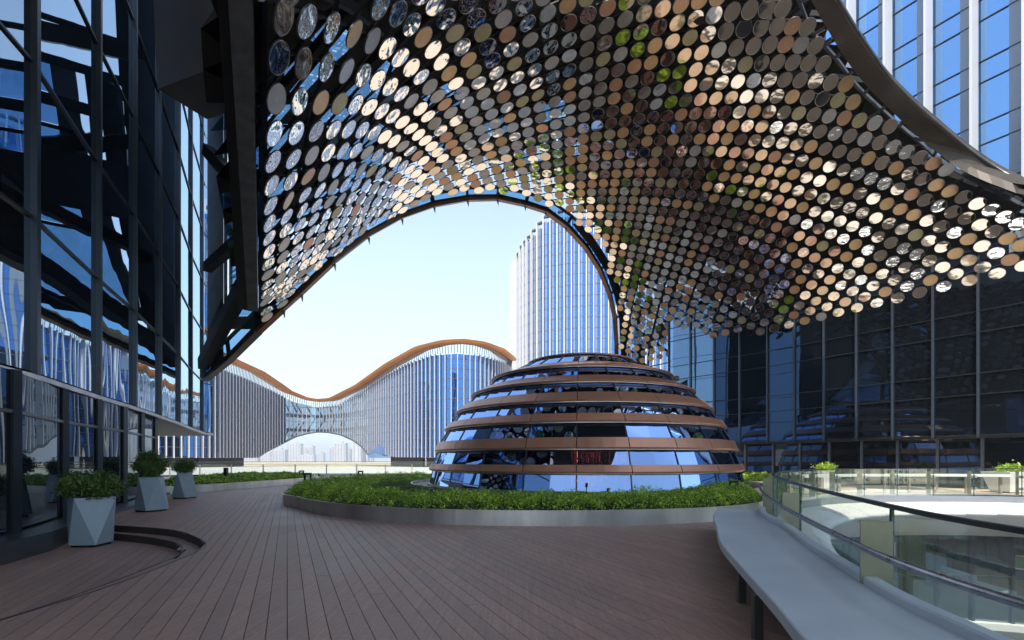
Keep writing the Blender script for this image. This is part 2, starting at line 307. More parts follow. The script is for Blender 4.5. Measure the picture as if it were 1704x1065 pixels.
LAT=(5,0,1297,286,4,0,1277,283,3,0,1256,280,2,0,1235,277,1,0,1214,274,0,0,1192,273,-1,0,1171,271,-2,0,1150,270,-3,0,1129,269,-4,0,1108,271,-5,0,1088,270,-6,0,1068,271,-7,0,1048,272,-8,0,1028,274,-9,0,1008,275,-10,0,988,277,-11,0,969,279,-12,0,949,282,-13,0,929,285,-14,0,910,289,-15,0,891,293,-16,0,872,298,-17,0,853,302,-18,0,835,306,-19,0,815,311,6,0,1321,290,7,0,1342,296,8,0,1364,301,9,0,1386,307,10,0,1409,315,11,0,1431,322,12,0,1453,331,13,0,1476,340,14,0,1499,348,15,0,1520,358,16,0,1543,368,17,0,1566,377,18,0,1590,387,19,0,1612,398,20,0,1634,409,21,0,1659,421,22,0,1682,433,23,0,1705,444,0,1,1185,292,1,1,1205,294,2,1,1225,297,3,1,1245,299,4,1,1266,303,5,1,1287,307,-2,2,1137,306,-1,2,1157,308,0,2,1177,311,1,2,1197,313,-2,3,1132,323,-1,3,1151,325,0,3,1169,327,1,3,1188,330,0,4,1162,344,0,5,1156,360,0,6,1150,374,0,7,1144,389,0,8,1140,404,0,9,1134,418,0,10,1130,432,0,11,1125,445,0,12,1121,458,0,13,1116,471,0,14,1113,484,0,15,1109,496,0,16,1105,509,0,17,1101,521,0,18,1098,534,0,19,1095,546,0,20,1091,559,0,21,1087,572,0,22,1085,584,0,23,1082,597,0,-1,1200,252,0,-2,1210,231,0,-3,1220,209,0,-4,1230,188,0,-5,1242,161,0,-6,1254,134,0,-7,1267,106,0,-8,1282,74,0,-9,1295,42,1,-4,1255,184,2,-4,1280,187,3,-4,1305,188,4,-4,1329,188,5,-4,1355,191,6,-4,1380,193,7,-4,1405,197,8,-4,1430,201,9,-4,1456,205,10,-4,1483,209,-1,-4,1206,188,-2,-4,1182,188,-3,-4,1157,189,-4,-4,1133,191,-5,-4,1110,194,-6,-4,1086,195,-7,-4,1064,198,-8,-4,1040,202,-9,-4,1017,205,-10,-4,994,209,-11,-4,970,214,-12,-4,948,220,-13,-4,926,225,-14,-4,904,230,-15,-4,882,236,-16,-4,860,242,-17,-4,839,250,-18,-4,817,258,-19,-4,795,266,-20,-4,774,275,-21,-4,753,284,-22,-4,732,293,-23,-4,711,304,-24,-4,691,315,-25,-4,671,328,-26,-4,651,341,-27,-4,632,354,-28,-4,611,368,-29,-4,592,383,-30,-4,573,399,-31,-4,553,418,-1,-5,1218,162,-2,-5,1191,163,-3,-5,1166,166,-4,-5,1142,167,-5,-5,1117,170,-6,-5,1092,172,-7,-5,1067,177,-8,-5,1043,181,-9,-5,1019,185,-10,-5,995,190,-1,-6,1228,136,-2,-6,1201,138,-3,-6,1175,140,-4,-6,1149,142,-5,-6,1124,145,-6,-6,1098,150,-7,-6,1072,155,-8,-6,1047,159,-9,-6,1022,164,-10,-6,997,170,-1,-7,1240,108,-2,-7,1212,109,-3,-7,1185,113,-4,-7,1158,115,-5,-7,1130,120,-6,-7,1104,125,-7,-7,1077,131,-8,-7,1051,136,-9,-7,1025,141,-10,-7,999,148,-1,-8,1254,78,-2,-8,1225,80,-3,-8,1196,84,-4,-8,1166,88,-5,-8,1139,94,-6,-8,1111,98,-7,-8,1083,105,-8,-8,1056,110,-9,-8,1029,117,-10,-8,1002,124,-1,-9,1269,44,-2,-9,1238,47,-3,-9,1208,52,-4,-9,1178,58,-5,-9,1148,63,-6,-9,1118,69,-7,-9,1090,76,-8,-9,1061,84,-9,-9,1032,90,-10,-9,1004,99,-3,-10,1221,18,-4,-10,1189,24,-5,-10,1158,31,-6,-10,1127,38,-7,-10,1097,46,-8,-10,1066,53,-9,-10,1036,63,-10,-10,1006,72,-7,-11,1104,15,-8,-11,1072,22,-9,-11,1040,32,-10,-11,1009,43,-9,-12,1044,2,-10,-12,1012,13,-11,-8,975,132,-12,-8,948,140,-13,-8,922,148,-14,-8,895,158,-15,-8,869,170,-16,-8,844,180,-17,-8,818,190,-18,-8,793,202,-19,-8,768,215,-20,-8,742,228,-21,-8,718,244,-22,-8,695,259,-23,-8,670,277,-24,-8,647,293,-25,-8,624,311,-26,-8,600,331,-27,-8,577,351,-28,-8,554,371,-11,-9,975,107,-12,-9,947,117,-13,-9,920,127,-14,-9,892,139,-15,-9,865,150,-16,-9,838,162,-17,-9,811,173,-18,-9,785,187,-19,-9,759,201,-20,-9,733,218,-21,-9,708,233,-22,-9,683,252,-23,-9,658,270,-24,-9,634,287,-25,-9,609,310,-26,-9,585,331,-27,-9,561,353,-28,-9,538,376,-11,-10,976,82,-12,-10,947,93,-13,-10,918,106,-14,-10,890,117,-15,-10,861,129,-16,-10,833,141,-17,-10,805,157,-18,-10,776,171,-19,-10,750,187,-21,-10,697,226,-22,-10,670,244,-23,-10,643,262,-24,-10,618,286,-25,-10,593,307,-26,-10,567,331,-27,-10,543,358,-11,-11,978,55,-12,-11,947,68,-13,-11,916,79,-14,-11,886,93,-15,-11,856,106,-16,-11,826,122,-17,-11,796,138,-18,-11,769,156,-19,-11,740,173,-20,-11,713,194,-21,-11,683,215,-22,-11,656,234,-23,-11,629,259,-24,-11,602,283,-25,-11,574,308,-26,-11,549,336,-27,-11,522,364,-11,-12,979,26,-12,-12,946,38,-13,-12,914,52,-14,-12,882,66,-15,-12,850,83,-16,-12,819,100,-17,-12,789,120,-18,-12,759,138,-19,-12,728,162,-20,-12,703,182,-21,-12,669,203,-22,-12,641,229,-23,-12,611,254,-24,-12,582,280,-25,-12,554,311,-26,-12,527,344,-27,-12,500,373,-12,-13,946,8,-13,-13,912,22,-14,-13,878,40,-15,-13,844,57,-16,-13,812,79,-17,-13,780,99,-18,-13,747,124,-19,-13,715,146,-20,-13,683,168,-21,-13,654,193,-22,-13,624,221,-23,-13,592,249,-24,-13,562,283,-25,-13,534,317,-26,-13,503,350,-27,-13,477,378,-14,-14,872,11,-15,-14,838,33,-16,-14,803,54,-17,-14,769,81,-18,-14,734,104,-19,-14,701,125,-20,-14,668,158,-21,-14,636,186,-22,-14,602,215,-23,-14,571,252,-24,-14,540,287,-25,-14,508,324,-26,-14,477,360,-15,-15,829,4,-16,-15,793,33,-17,-15,757,57,-18,-15,721,82,-19,-15,685,115,-20,-15,650,146,-21,-15,615,177,-22,-15,581,216,-23,-15,546,255,-24,-15,514,293,-25,-15,480,333,-26,-15,448,375,-16,-16,781,8,-17,-16,743,30,-18,-16,704,64,-19,-16,666,97,-20,-16,628,132,-21,-16,593,174,-22,-16,555,216,-23,-16,520,258,-24,-16,484,300,-25,-16,451,345,-17,-17,726,9,-18,-17,686,42,-19,-17,644,79,-20,-17,604,127,-21,-17,566,176,-22,-17,528,218,-23,-17,489,264,-24,-17,451,312,-18,-18,664,17,-19,-18,620,70,-20,-18,577,119,-21,-18,535,169,-22,-18,494,221,-23,-18,454,272,-19,-19,592,56,-20,-19,546,112,-21,-19,499,170,-22,-19,456,227,-19,-20,556,44,-20,-20,506,108,-21,-20,458,172,-19,-21,515,31,-20,-21,460,104,-19,-22,466,24,-18,-19,637,11,-27,-14,448,399,-28,-13,448,421,-29,-12,447,441,-30,-11,446,458,-31,-10,445,474,-32,-9,444,489,-33,-8,444,502,22,1,1658,455,21,2,1612,467,20,3,1569,477,19,4,1530,487,18,5,1494,496,17,6,1459,504,16,7,1426,512,15,8,1395,520,14,9,1367,527,13,10,1339,534,12,11,1313,540,11,12,1288,547,21,1,1634,446,1,12,1136,464,2,12,1151,470,3,12,1166,478,4,12,1180,484,5,12,1196,492,6,12,1211,500,7,12,1227,508,8,12,1242,519,9,12,1256,527,10,12,1272,536,1,13,1131,478,2,13,1146,484,3,13,1160,491,4,13,1175,498,5,13,1189,506,6,13,1204,515,7,13,1220,524,8,13,1234,533,9,13,1249,543,10,13,1265,552,9,14,1243,556,8,15,1222,563,7,16,1201,567,6,17,1182,572,5,18,1164,577,4,19,1146,581,3,20,1129,586,2,21,1113,589,1,22,1098,594,-1,15,1095,491,-2,15,1081,485,-3,15,1068,480,-4,15,1054,474,-5,15,1040,470,-6,15,1027,466,-1,18,1085,527,-2,18,1072,520,-3,18,1060,513,-4,18,1047,507,-5,18,1034,502,-1,21,1076,564,-2,21,1064,556,-3,21,1052,548,-4,21,1040,540,-1,23,1071,588,-2,23,1059,580,-3,23,1048,572,-4,23,1036,563,-1,24,1069,600,-2,24,1057,591,-3,24,1045,584,-4,24,1034,576,-1,13,1102,466,-2,13,1087,461,-3,13,1073,456,-4,13,1059,451,-5,13,1045,448,-6,13,1031,444,-7,13,1017,441,-1,11,1110,441,-2,11,1095,435,-3,11,1080,431,-4,11,1065,428,-5,11,1050,424,-6,11,1035,422,-7,11,1020,419,-8,11,1005,417,-1,6,1133,371,-2,6,1115,368,-3,6,1098,366,-4,6,1082,364,-5,6,1065,362,-12,1,949,296,-12,2,948,310,-12,3,948,323,-12,4,948,335,-12,5,948,348,-12,6,948,359,-14,1,911,302,-14,2,913,315,-14,3,913,327,-15,3,895,330,-17,1,856,313,-9,9,993,393,-10,8,979,382,-11,7,964,371,-20,-1,792,307,-21,-1,773,313,-20,-2,786,296,-21,-2,767,303,-22,-2,747,311,-20,-3,780,286,-21,-3,760,294,-22,-3,740,302,-23,-3,720,311)
DC=(3.38764,0.67697,-0.02341,-0.14579,-0.01144,0.03806,0.17430,-0.41898,-0.11372,0.05928,0.01976,-0.54684,-0.28745,0.07996,0.17596,0.25963,0.19291,-0.01970,0.09026,0.03241,-0.08837)

# ---------------------------------------------------------------- plan curves
WELL=[(3.0,-1),(2.95,1),(3.0,2.85),(3.45,4.5),(4.8,8.1),(6.15,11.2),(7.7,14.2),(10.8,18.7),(14.6,21.8),(18.5,22.8),(22.3,22.6),(25.3,21.0),(27.4,17.5),(28.3,12),(28,5),(25.5,-2),(21,-6.5),(15,-8.3),(9,-7.3),(5,-4.3)]
well=resample(catmull(WELL,True,12),1.45,True)
well2=[(-30+34*math.cos(t),70+23.5*math.sin(t)) for t in np.linspace(0,2*math.pi,72,endpoint=False)]
STEP1=[(-14,12.6),(-11.2,12.1),(-9.75,11.8),(-7.8,11.05),(-6.6,10.06),(-5.83,9.2),(-5.52,8.53),(-5.39,7.9),(-5.2,6.92),(-5.09,5.88),(-5.1,4.8),(-5.1,2),(-5.1,-6)]
STEP2=[(-14,12.2),(-11.2,11.75),(-9.4,11.4),(-8.2,10.9),(-7.1,10.2),(-6.45,9.46),(-6.1,8.8),(-5.95,8.1),(-5.75,7.0),(-5.62,5.88),(-5.6,4.8),(-5.6,2),(-5.6,-6)]
st1=catmull(STEP1,False,8); st2=catmull(STEP2,False,8)
sunk=st1+[(-14,-6)]
BED=[(-8.6,18.7),(-8.15,17.2),(-7.3,16.2),(-5.74,14.3),(-3.94,12.85),(-2.24,12.1),(-.76,11.76),(.94,11.62),(2.9,11.8),(4.3,12.15),(5.4,12.6),(6.7,13.5),(7.75,14.8),(8.4,16.6),(9.4,19.0),(9.0,21.4),(4,26),(0,31),(-4,32.5),(-7,30.5),(-8.9,26.5),(-9.3,22.5)]
bed=resample(catmull(BED,True,10),.55,True)
BED2=[(-16.6,21.9),(-15.6,22.6),(-15.1,24.5),(-14.4,28.5),(-14.1,31.4),(-14.3,34),(-15.6,36),(-18,36.6),(-20,35.8),(-20.3,33),(-19,29),(-17.9,24.6),(-17.5,22.4)]
bed2=resample(catmull(BED2,True,8),.6,True)
BED3=[(13.5,27.6),(14.8,27.6),(15.9,28.6),(16.0,30.2),(15,31.2),(13.7,30.6),(13.0,29.0)]
bed3=resample(catmull(BED3,True,8),.6,True)
# ---------------------------------------------------------------- ground
sheet('podium_floor',[(-300,-80),(260,-80),(260,300),(-300,300)],[well,well2,sunk],-.05,M['pave'])
sheet('lower_court_floor',[(-120,-60),(120,-60),(120,160),(-120,160)],[],-6.3,M['pave2'])
obj('city_ground',[(-3900,-3900,-12),(3900,-3900,-12),(3900,3900,-12),(-3900,3900,-12)],[(0,1,2,3)],M['city'],kind='structure')
# thin summer haze over the city: far high rises fade towards white
hz=MB(); hz.box(-4000,4000,-4000,4000,-13.5,112)
hm=bpy.data.materials.new('haze_air'); hm.use_nodes=True; hn=hm.node_tree; hn.nodes.clear(); vo=hn.nodes.new('ShaderNodeVolumePrincipled'); hout=hn.nodes.new('ShaderNodeOutputMaterial'); hn.links.new(vo.outputs[0],hout.inputs['Volume'])
vo.inputs['Color'].default_value=(.93,.96,1,1); vo.inputs['Density'].default_value=.0004; vo.inputs['Anisotropy'].default_value=.2
hz.obj('haze',hm,kind='stuff')
# deck: boards run towards the left vanishing point
DECKP=[(-16.5,21.5),(-15.2,22.6),(-14.6,27),(-13.9,31),(-14,37),(-10.5,38),(-2,36.6),(5,36.4),(11.5,33.8),(15.0,31.5),(15.2,27),(14.2,23.6),(11.6,20.9)]
edge_near=[p for p in resample(catmull(WELL,True,12),.5,True)]
e0=[(10.5,18.9),(7.5,14.3),(5.95,11.3),(4.6,8.2),(3.25,4.55),(2.8,2.85),(2.75,1),(2.8,-6)]
deckpoly=DECKP+e0+[(-5.1,-6)]+st1[::-1]+[(-15.6,14),(-17,18)]
sheet('deck_underlay',deckpoly,[],-.03,M['dark'])
deck=bpy.data.objects.new('timber_deck',None); COL.objects.link(deck); deck['kind']='structure'
dv=Vector((-.4646,1,0)).normalized(); nv=Vector((dv.y,-dv.x,0))
def crossings(poly,off):
    # parameters t where the line nv*off + dv*t crosses the polygon
    ts=[];n=len(poly)
    for i in range(n):
        a=Vector((*poly[i],0));b=Vector((*poly[(i+1)%n],0))
        sa=a.dot(nv)-off; sb=b.dot(nv)-off
        if (sa>0)!=(sb>0):
            q=a.lerp(b,sa/(sa-sb)); ts.append(q.dot(dv))
    return sorted(ts)
def planks(poly,z,parent,hide,maxn,pitch=.178,gap=.0075,minlen=.25):
    offs=[Vector((*p,0)).dot(nv) for p in poly]; k0=math.floor(min(offs)/pitch); k1=math.ceil(max(offs)/pitch); cnt=0
    rest=MB()
    ms=[M['deck'],M['deck2'],M['deck3']]
    for k in range(k0,k1):
        o0=k*pitch+gap/2+1e-5; o1=(k+1)*pitch-gap/2
        a=crossings(poly,o0); b=crossings(poly,o1); c=crossings(poly,(o0+o1)/2)
        if len(a)!=len(b): a=b=c
        for i in range(0,len(a)-1,2):
            a0,a1,b0,b1=a[i],a[i+1],b[i],b[i+1]
            if a1-a0<minlen: continue
            # break long boards in butt-jointed lengths
            L=[0.0]; x=random.uniform(2.2,5.4)
            while x<min(a1-a0,b1-b0)-1.2: L.append(x); x+=5.4 if a0>-40 else 99
            L.append(None)
            for u,v in zip(L,L[1:]):
                ta=a0 if u==0 else (a0+u+.007); tb=b0 if u==0 else (a0+u+.007)
                sa=a1 if v is None else a0+v; sb=b1 if v is None else a0+v
                q=[nv*o0+dv*ta,nv*o1+dv*tb,nv*o1+dv*sb,nv*o0+dv*sa]
                zz=z+random.uniform(-.0008,.0008)
                bt=[(p.x,p.y,zz-.022) for p in q]; tp=[(p.x,p.y,zz) for p in q]
                if Vector(tp[1])==Vector(tp[0]): continue
                dist=((q[0]+q[2])/2).length; near=min((p.length for p in q))
                mb=MB(); mb.hexa(bt,tp); mb.near=near; mb.mid=(q[0].x+q[2].x)/2; hide.append((near,mb,random.choice(ms),parent))
pl=[]
planks(deckpoly,0.0,deck,pl,300)
sunkdeck=bpy.data.objects.new('sunken_deck',None); COL.objects.link(sunkdeck); sunkdeck['kind']='structure'
tread=st1+st2[::-1]; low=st2+[(-14,-6)]
pl2=[]; planks(tread,-.15,sunkdeck,pl2,300); planks(low,-.30,sunkdeck,pl2,300)
for lst,par in ((pl,deck),(pl2,sunkdeck)):
    # boards that show are parts; the many small or far ones are joined
    vis=[]
    for near,mb,m,p in lst:
        fr=any(v[1]>.6 and abs(v[0]/v[1])<1.12 for v in mb.V)
        vis.append((near if fr else 1e3+near,mb,m))
    vis.sort(key=lambda t:t[0])
    for r,(d_,mb,m) in enumerate(vis[:290]): mb.obj('plank',m,par)
    if vis[290:]:
        R=MB()
        for d_,mb,m in vis[290:]: R.add(mb.V,mb.F,[M['deck'],M['deck2'],M['deck3']].index(m))
        R.obj('far_planks',[M['deck'],M['deck2'],M['deck3']],par,kind='stuff')
sheet('sunken_underlay',low,[],-.33,M['dark']); sheet('tread_underlay',tread,[],-.18,M['dark'])
mb=MB(); mb.sweep(st1,[(-.004,-.16),(.012,-.16),(.012,.004),(-.004,.004)],cap=True)
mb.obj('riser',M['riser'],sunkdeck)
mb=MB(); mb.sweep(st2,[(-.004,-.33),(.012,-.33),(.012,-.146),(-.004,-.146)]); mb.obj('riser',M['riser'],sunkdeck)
mb=MB(); mb.sweep(st1,[(.012,-.01),(.022,-.01),(.022,.006),(.012,.006)]); mb.obj('edge_strip',M['edge'],sunkdeck)
mb=MB(); mb.sweep(st2,[(.012,-.16),(.022,-.16),(.022,-.143),(.012,-.143)]); mb.obj('edge_strip',M['edge'],sunkdeck)
# ---------------------------------------------------------------- left office building
FAC=[(-7.9,-4.5),(-8.2,-.6),(-8.9,3.4),(-9.9,7.25),(-11.0,11.1),(-12.7,14.8),(-14.05,17.95),(-15.7,21.5),(-17.6,25.5),(-19.8,29.8),(-21.8,34.0),(-22.25,35.0)]
LB=thing('glass_office_building','dark mirror glazed building along the left edge with overhanging curved upper floors','building',(-20,15,-.3))
zs=[3.6,7.15,10.7,14.3,17.9,21.5,25.1,28.7,32.3]
def pane_quad(a,b,z0,z1,inset=.0,out=0.):
    a=Vector((*a,0));b=Vector((*b,0));d=(b-a).normalized();n=Vector((d.y,-d.x,0))
    a=a+n*out+d*inset;b=b+n*out-d*inset
    return [(a.x,a.y,z0),(b.x,b.y,z0),(b.x,b.y,z1),(a.x,a.y,z1)]
def pane(parent,a,b,z0,z1,m,out=0.,name='glass_pane',th=.03):
    q=pane_quad(a,b,z0,z1,out=out); q2=pane_quad(a,b,z0,z1,out=out-th)
    return obj(name,q+q2,[(0,1,2,3),(5,4,7,6),(0,3,7,4),(1,5,6,2),(3,2,6,7),(0,4,5,1)],m,parent)
for a,b in zip(FAC,FAC[1:]):
    for z0,z1 in zip(zs,zs[1:]): pane(LB,a,b,z0+.03,z1-.03,M['gl_left'])
    d=nrm((b[0]-a[0],b[1]-a[1],0)); n=Vector((d.y,-d.x,0))
    for z in zs[1:]:
        q=MB(); A=Vector((*a,z))+n*.02; B=Vector((*b,z))+n*.02; q.bar(A,B,.07,.06); q.obj('transom',M['mull'],LB)
for i,p in enumerate(FAC[1:-1]):
    a,b=FAC[i],FAC[i+2]; d=nrm((b[0]-a[0],b[1]-a[1],0)); n=Vector((d.y,-d.x,0))
    q=MB(); c=Vector((*p,0))+n*.05
    hw=d*.075; hn=n*.07
    q.hexa([c-hw-hn+Vector((0,0,3.55)),c+hw-hn+Vector((0,0,3.55)),c+hw+hn+Vector((0,0,3.55)),c-hw+hn+Vector((0,0,3.55))],[c-hw-hn+Vector((0,0,32.4)),c+hw-hn+Vector((0,0,32.4)),c+hw+hn+Vector((0,0,32.4)),c-hw+hn+Vector((0,0,32.4))]); q.obj('mullion',M['mull'],LB)
# soffit / floor body of the overhang
body=FAC+[(-22.5,36.3),(-23.4,37.1),(-30,37.3),(-42,34),(-42,-6),(-8,-6)]
bb=MB(); N=len(body); inn=[(x,y) for x,y in body]
def prism(poly,z0,z1,mat_,name,parent,**k):
    loops=[[Vector((x,y,0)) for x,y in poly]]; tr=tessellate_polygon(loops); n=len(poly)
    V=[(x,y,z0) for x,y in poly]+[(x,y,z1) for x,y in poly]; Fc=[]
    for t in tr:
        a,b,c=[Vector(V[i]) for i in t]; up=(b-a).cross(c-a).z>0
        t=tuple(t); Fc.append(t[::-1] if up else t); Fc.append(tuple(i+n for i in (t if up else t[::-1])))
    ar=sum(poly[i][0]*poly[(i+1)%n][1]-poly[(i+1)%n][0]*poly[i][1] for i in range(n))
    for i in range(n):
        j=(i+1)%n; f=(i,j,j+n,i+n); Fc.append(f if ar>0 else f[::-1])
    return obj(name,V,Fc,mat_,parent,**k)
soff=offset(FAC,.06)+[(-22.5,36.3),(-23.4,37.1),(-30,37.3),(-42,34),(-42,-6)]
prism(soff,3.45,3.58,M['plinth'],'soffit',LB)
core=offset(FAC,.35)+[(-22.9,36.2),(-23.6,36.8),(-30,37.0),(-41.5,33.5),(-41.5,-5.5)]
prism(core,3.6,32.2,M['interior'],'interior_core',LB)
tip=[(-22.25,35.0),(-22.5,36.3),(-23.4,37.1),(-30,37.3)]
for a,b in zip(tip,tip[1:]):
    for z0,z1 in zip(zs,zs[1:]): pane(LB,a,b,z0+.03,z1-.03,M['gl_left'])
mb=MB(); mb.sweep(FAC+tip[1:],[(-.10,3.44),(-.10,3.56),(.02,3.56),(.02,3.44)]); mb.obj('soffit_edge_trim',M['stainless'],LB)
# lower shopfront
LOW=[(-7.6,-4),(-8.1,2.4),(-9.0,6.2),(-10.2,9.9),(-11.7,12.6),(-12.6,14.7),(-13.5,16.8),(-14.8,19.3),(-16.1,21.8)]
for a,b in zip(LOW,LOW[1:]):
    pane(LB,a,b,.16,2.55,M['gl_low']); pane(LB,a,b,2.62,3.43,M['gl_low'])
    q=MB(); q.bar((*a,2.585),(*b,2.585),.1,.07); q.obj('transom',M['mull'],LB)
pane(LB,(-16.1,21.8),(-22,23.5),.16,3.43,M['gl_low']); 
for p in LOW:
    q=MB(); q.box(p[0]-.09,p[0]+.09,p[1]-.09,p[1]+.09,.1,3.44); q.obj('post',M['mull'],LB)
mb=MB(); mb.sweep(LOW+[(-22,23.6)],[(-.62,-.4),(-.62,.10),(.3,.10),(.3,-.4)][::1]); mb.obj('plinth',M['plinth'],LB)
prism(offset(LOW,.5)+[(-40,22),(-40,-4)],.12,3.43,M['interior'],'ground_floor_core',LB)
# ---------------------------------------------------------------- canopy surface
LT=np.array(LAT,float).reshape(-1,4)
KX=LT[:,:2]/10.; KP=LT[:,2:]
def _k(d): return np.where(d>0,d*d*np.log(d+1e-12),0)
n_=len(KX); D0=np.linalg.norm(KX[:,None]-KX[None],axis=2); Kq=_k(D0)+.05*np.eye(n_); Qm=np.c_[np.ones(n_),KX]
TW=np.linalg.solve(np.block([[Kq,Qm],[Qm.T,np.zeros((3,3))]]),np.r_[KP,np.zeros((3,2))])
def lat_px(q):
    q=np.asarray(q,float)/10.; d=np.linalg.norm(q[:,None]-KX[None],axis=2)
    return np.c_[_k(d),np.ones(len(q)),q]@TW
def dep(p):
    p=np.atleast_2d(np.asarray(p,float)); x=np.clip(p[:,0],425,1760); y=np.clip(p[:,1],-25,605)
    u=(x-1000)/500; v=(y-300)/300
    B=np.stack([u**a*v**b for a in range(6) for b in range(6-a)],1)
    return np.exp(B@np.array(DC))*np.interp(p[:,0],[500,900,1192,1650],[1.06,1.06,.95,.84])
def surf_px(p):
    p=np.atleast_2d(np.asarray(p,float)); d=dep(p)
    return np.c_[(p[:,0]-CX)/F*d,d,ZC+(CY-p[:,1])/F*d]
def surf_n(p,e=6.0):
    p=np.atleast_2d(np.asarray(p,float)); a=surf_px(p+[e,0])-surf_px(p-[e,0]); b=surf_px(p+[0,e])-surf_px(p-[0,e])
    n=np.cross(a,b); n/=np.linalg.norm(n,axis=1)[:,None]
    s=surf_px(p)-np.array([0,0,ZC]); sg=np.sign((n*s).sum(1)); return -n*sg[:,None]
DISCP=[(438,-70),(436,540),(448,541),(467,516),(486,493),(505,471),(525,448),(560,424),(579,405),(600,389),(618,375),(650,364),(672,351),(690,339),(710,329),(735,326),(775,320),(815,318),(860,320),(882,328),(902,337),(936,345),(955,366),(972,380),(988,392),(1001,402),(1012,424),(1010,446),(1016,455),(1028,478),(1028,505),(1034,525),(1034,545),(1028,580),(1030,585),(1045,605),(1085,607),(1118,590),(1150,575),(1195,560),(1290,553),(1400,525),(1500,500),(1600,475),(1712,450),(1790,430),(1790,372),(1704,350),(1640,322),(1590,290),(1545,250),(1500,222),(1440,180),(1415,150),(1385,95),(1352,45),(1328,0),(1300,-70)]
ii,jj=np.meshgrid(np.arange(-42,30),np.arange(-30,28)); IJ=np.stack([ii.ravel(),jj.ravel()],1)
PX=lat_px(IJ)
known={(int(a),int(b)) for a,b in LT[:,:2]}
ok=inside_np(PX[:,0],PX[:,1],DISCP)
IJ=IJ[ok];PX=PX[ok]
Q=surf_px(PX);Nn=surf_n(PX)
# guard against folded lattice: drop any that crowd an already placed disc
order=np.argsort([0 if (int(a),int(b)) in known else 1 for a,b in IJ],kind='stable'); keep=[]
cell={}
for k in order:
    c=tuple((Q[k]//.6).astype(int)); bad=False
    for dx in (-1,0,1):
        for dy in (-1,0,1):
            for dz in (-1,0,1):
                for m_ in cell.get((c[0]+dx,c[1]+dy,c[2]+dz),()):
                    if np.linalg.norm(Q[k]-Q[m_])<.55: bad=True
    if not bad: keep.append(k); cell.setdefault(c,[]).append(k)
keep=np.array(sorted(keep)); IJ=IJ[keep];PX=PX[keep];Q=Q[keep];Nn=Nn[keep]
CAN=thing('mirror_disc_canopy','huge swooping dark steel canopy hung with round mirror and perforated metal discs','canopy',(4,25,12))
RD=.298; NS=24
def disc_local():
    V=[];ring=[(math.cos(2*math.pi*k/NS),math.sin(2*math.pi*k/NS)) for k in range(NS)]
    for r,z in ((RD*.95,0.),(RD,.006),(RD,-.03)): V+=[(x*r,y*r,z) for x,y in ring]
    Fc=[tuple(range(NS))];uv=[(x*.95,y*.95) for x,y in ring];mi=[0]
    for a in (0,1):
        for k in range(NS):
            k2=(k+1)%NS; Fc.append((a*NS+k2,a*NS+k,(a+1)*NS+k,(a+1)*NS+k2)); mi.append(1)
            uv+=[(ring[k2][0],ring[k2][1]),(ring[k][0],ring[k][1]),(ring[k][0],ring[k][1]),(ring[k2][0],ring[k2][1])]
    Fc.append(tuple(range(2*NS,3*NS))[::-1]); mi.append(1); uv+=[(0.9,0)]*NS
    return np.array(V),Fc,np.array(uv),mi
dV,dF,dUV,dMI=disc_local()
DN=np.array([(1700,380,-.50,-.36,-.79),(950,335,-.17,-.28,-.95),(1040,580,-.43,-.72,-.54),(514,31,0.77,0.21,-0.60),(556,44,0.72,0.26,-0.65),(460,104,0.81,0.03,-0.58),(452,312,0.71,0.25,-0.65),(561,283,0.68,0.20,-0.70),(683,215,0.53,0.18,-0.83),(685,114,0.57,0.13,-0.81),(775,227,0.31,-0.02,-0.95),(891,293,-0.02,-0.17,-0.98),(861,129,0.36,0.02,-0.93),(838,33,0.36,0.02,-0.93),(1111,98,0.11,-0.25,-0.96),(1012,13,0.21,-0.10,-0.97),(1282,74,-0.11,-0.50,-0.86),(1192,273,-0.13,-0.46,-0.88),(1483,209,-0.22,-0.64,-0.73),(1565,308,-0.37,-0.46,-0.80),(1256,482,-0.52,-0.62,-0.59),(1150,374,-0.25,-0.49,-0.84),(1049,497,-0.42,-0.63,-0.66),(1023,397,-0.34,-0.42,-0.84),(987,347,-0.25,-0.33,-0.91),(1657,455,-0.55,-0.40,-0.73),(1493,496,-0.43,-0.64,-0.64),(1367,527,-0.38,-0.60,-0.70)])
def hang_n(p):
    w=1/(((p[:,None,:]-DN[None,:,:2])**2).sum(2)+60**2)**2; n=(w[:,:,None]*DN[None,:,2:]).sum(1); n/=np.linalg.norm(n,axis=1)[:,None]; n[:,2]+=.16*np.clip((760-p[:,0])/160,0,1)*np.clip((520-p[:,1])/150,.3,1); return n/np.linalg.norm(n,axis=1)[:,None]
HN=hang_n(PX)
def disc_type(px,py):
    r=random.random()
    right=max(0,min(1,(px-950)/200))
    if py>400 and px>1080 and px<1330: # lower leg: many clear mirrors of the planting
        w=[.38,.34,.02,.12,.06,.08]
    elif px<700: w=[.70,.02,.18,.04,.03,.03]
    elif px<950: w=[.52,.08,.16,.10,.06,.08]
    elif py<330 and px<1420: w=[.07,.66,.02,.13,.07,.05]
    else: w=[.20,.58,.02,.11,.05,.04]
    return random.choices(range(6),w)[0]
types=[disc_type(*p) for p in PX]
Cc=np.array([0,0,ZC]); inframe=(PX[:,0]<1704+15)&(PX[:,1]>-15)
size=1/np.linalg.norm(Q-Cc,axis=1)*np.abs((Nn*((Q-Cc)/np.linalg.norm(Q-Cc,axis=1)[:,None])).sum(1))**.5*np.where(inframe,1,.01)
big=set(np.argsort(-size)[:296].tolist())
dmesh=[]
for t in range(6):
    me=bpy.data.meshes.new('disc'); me.from_pydata(dV.tolist(),[],dF); me.materials.append(DM[t]); me.materials.append(DM[6]); me.polygons.foreach_set('material_index',dMI)
    l=me.uv_layers.new(name='UVMap'); l.data.foreach_set('uv',dUV.ravel()); me.update(); dmesh.append(me)
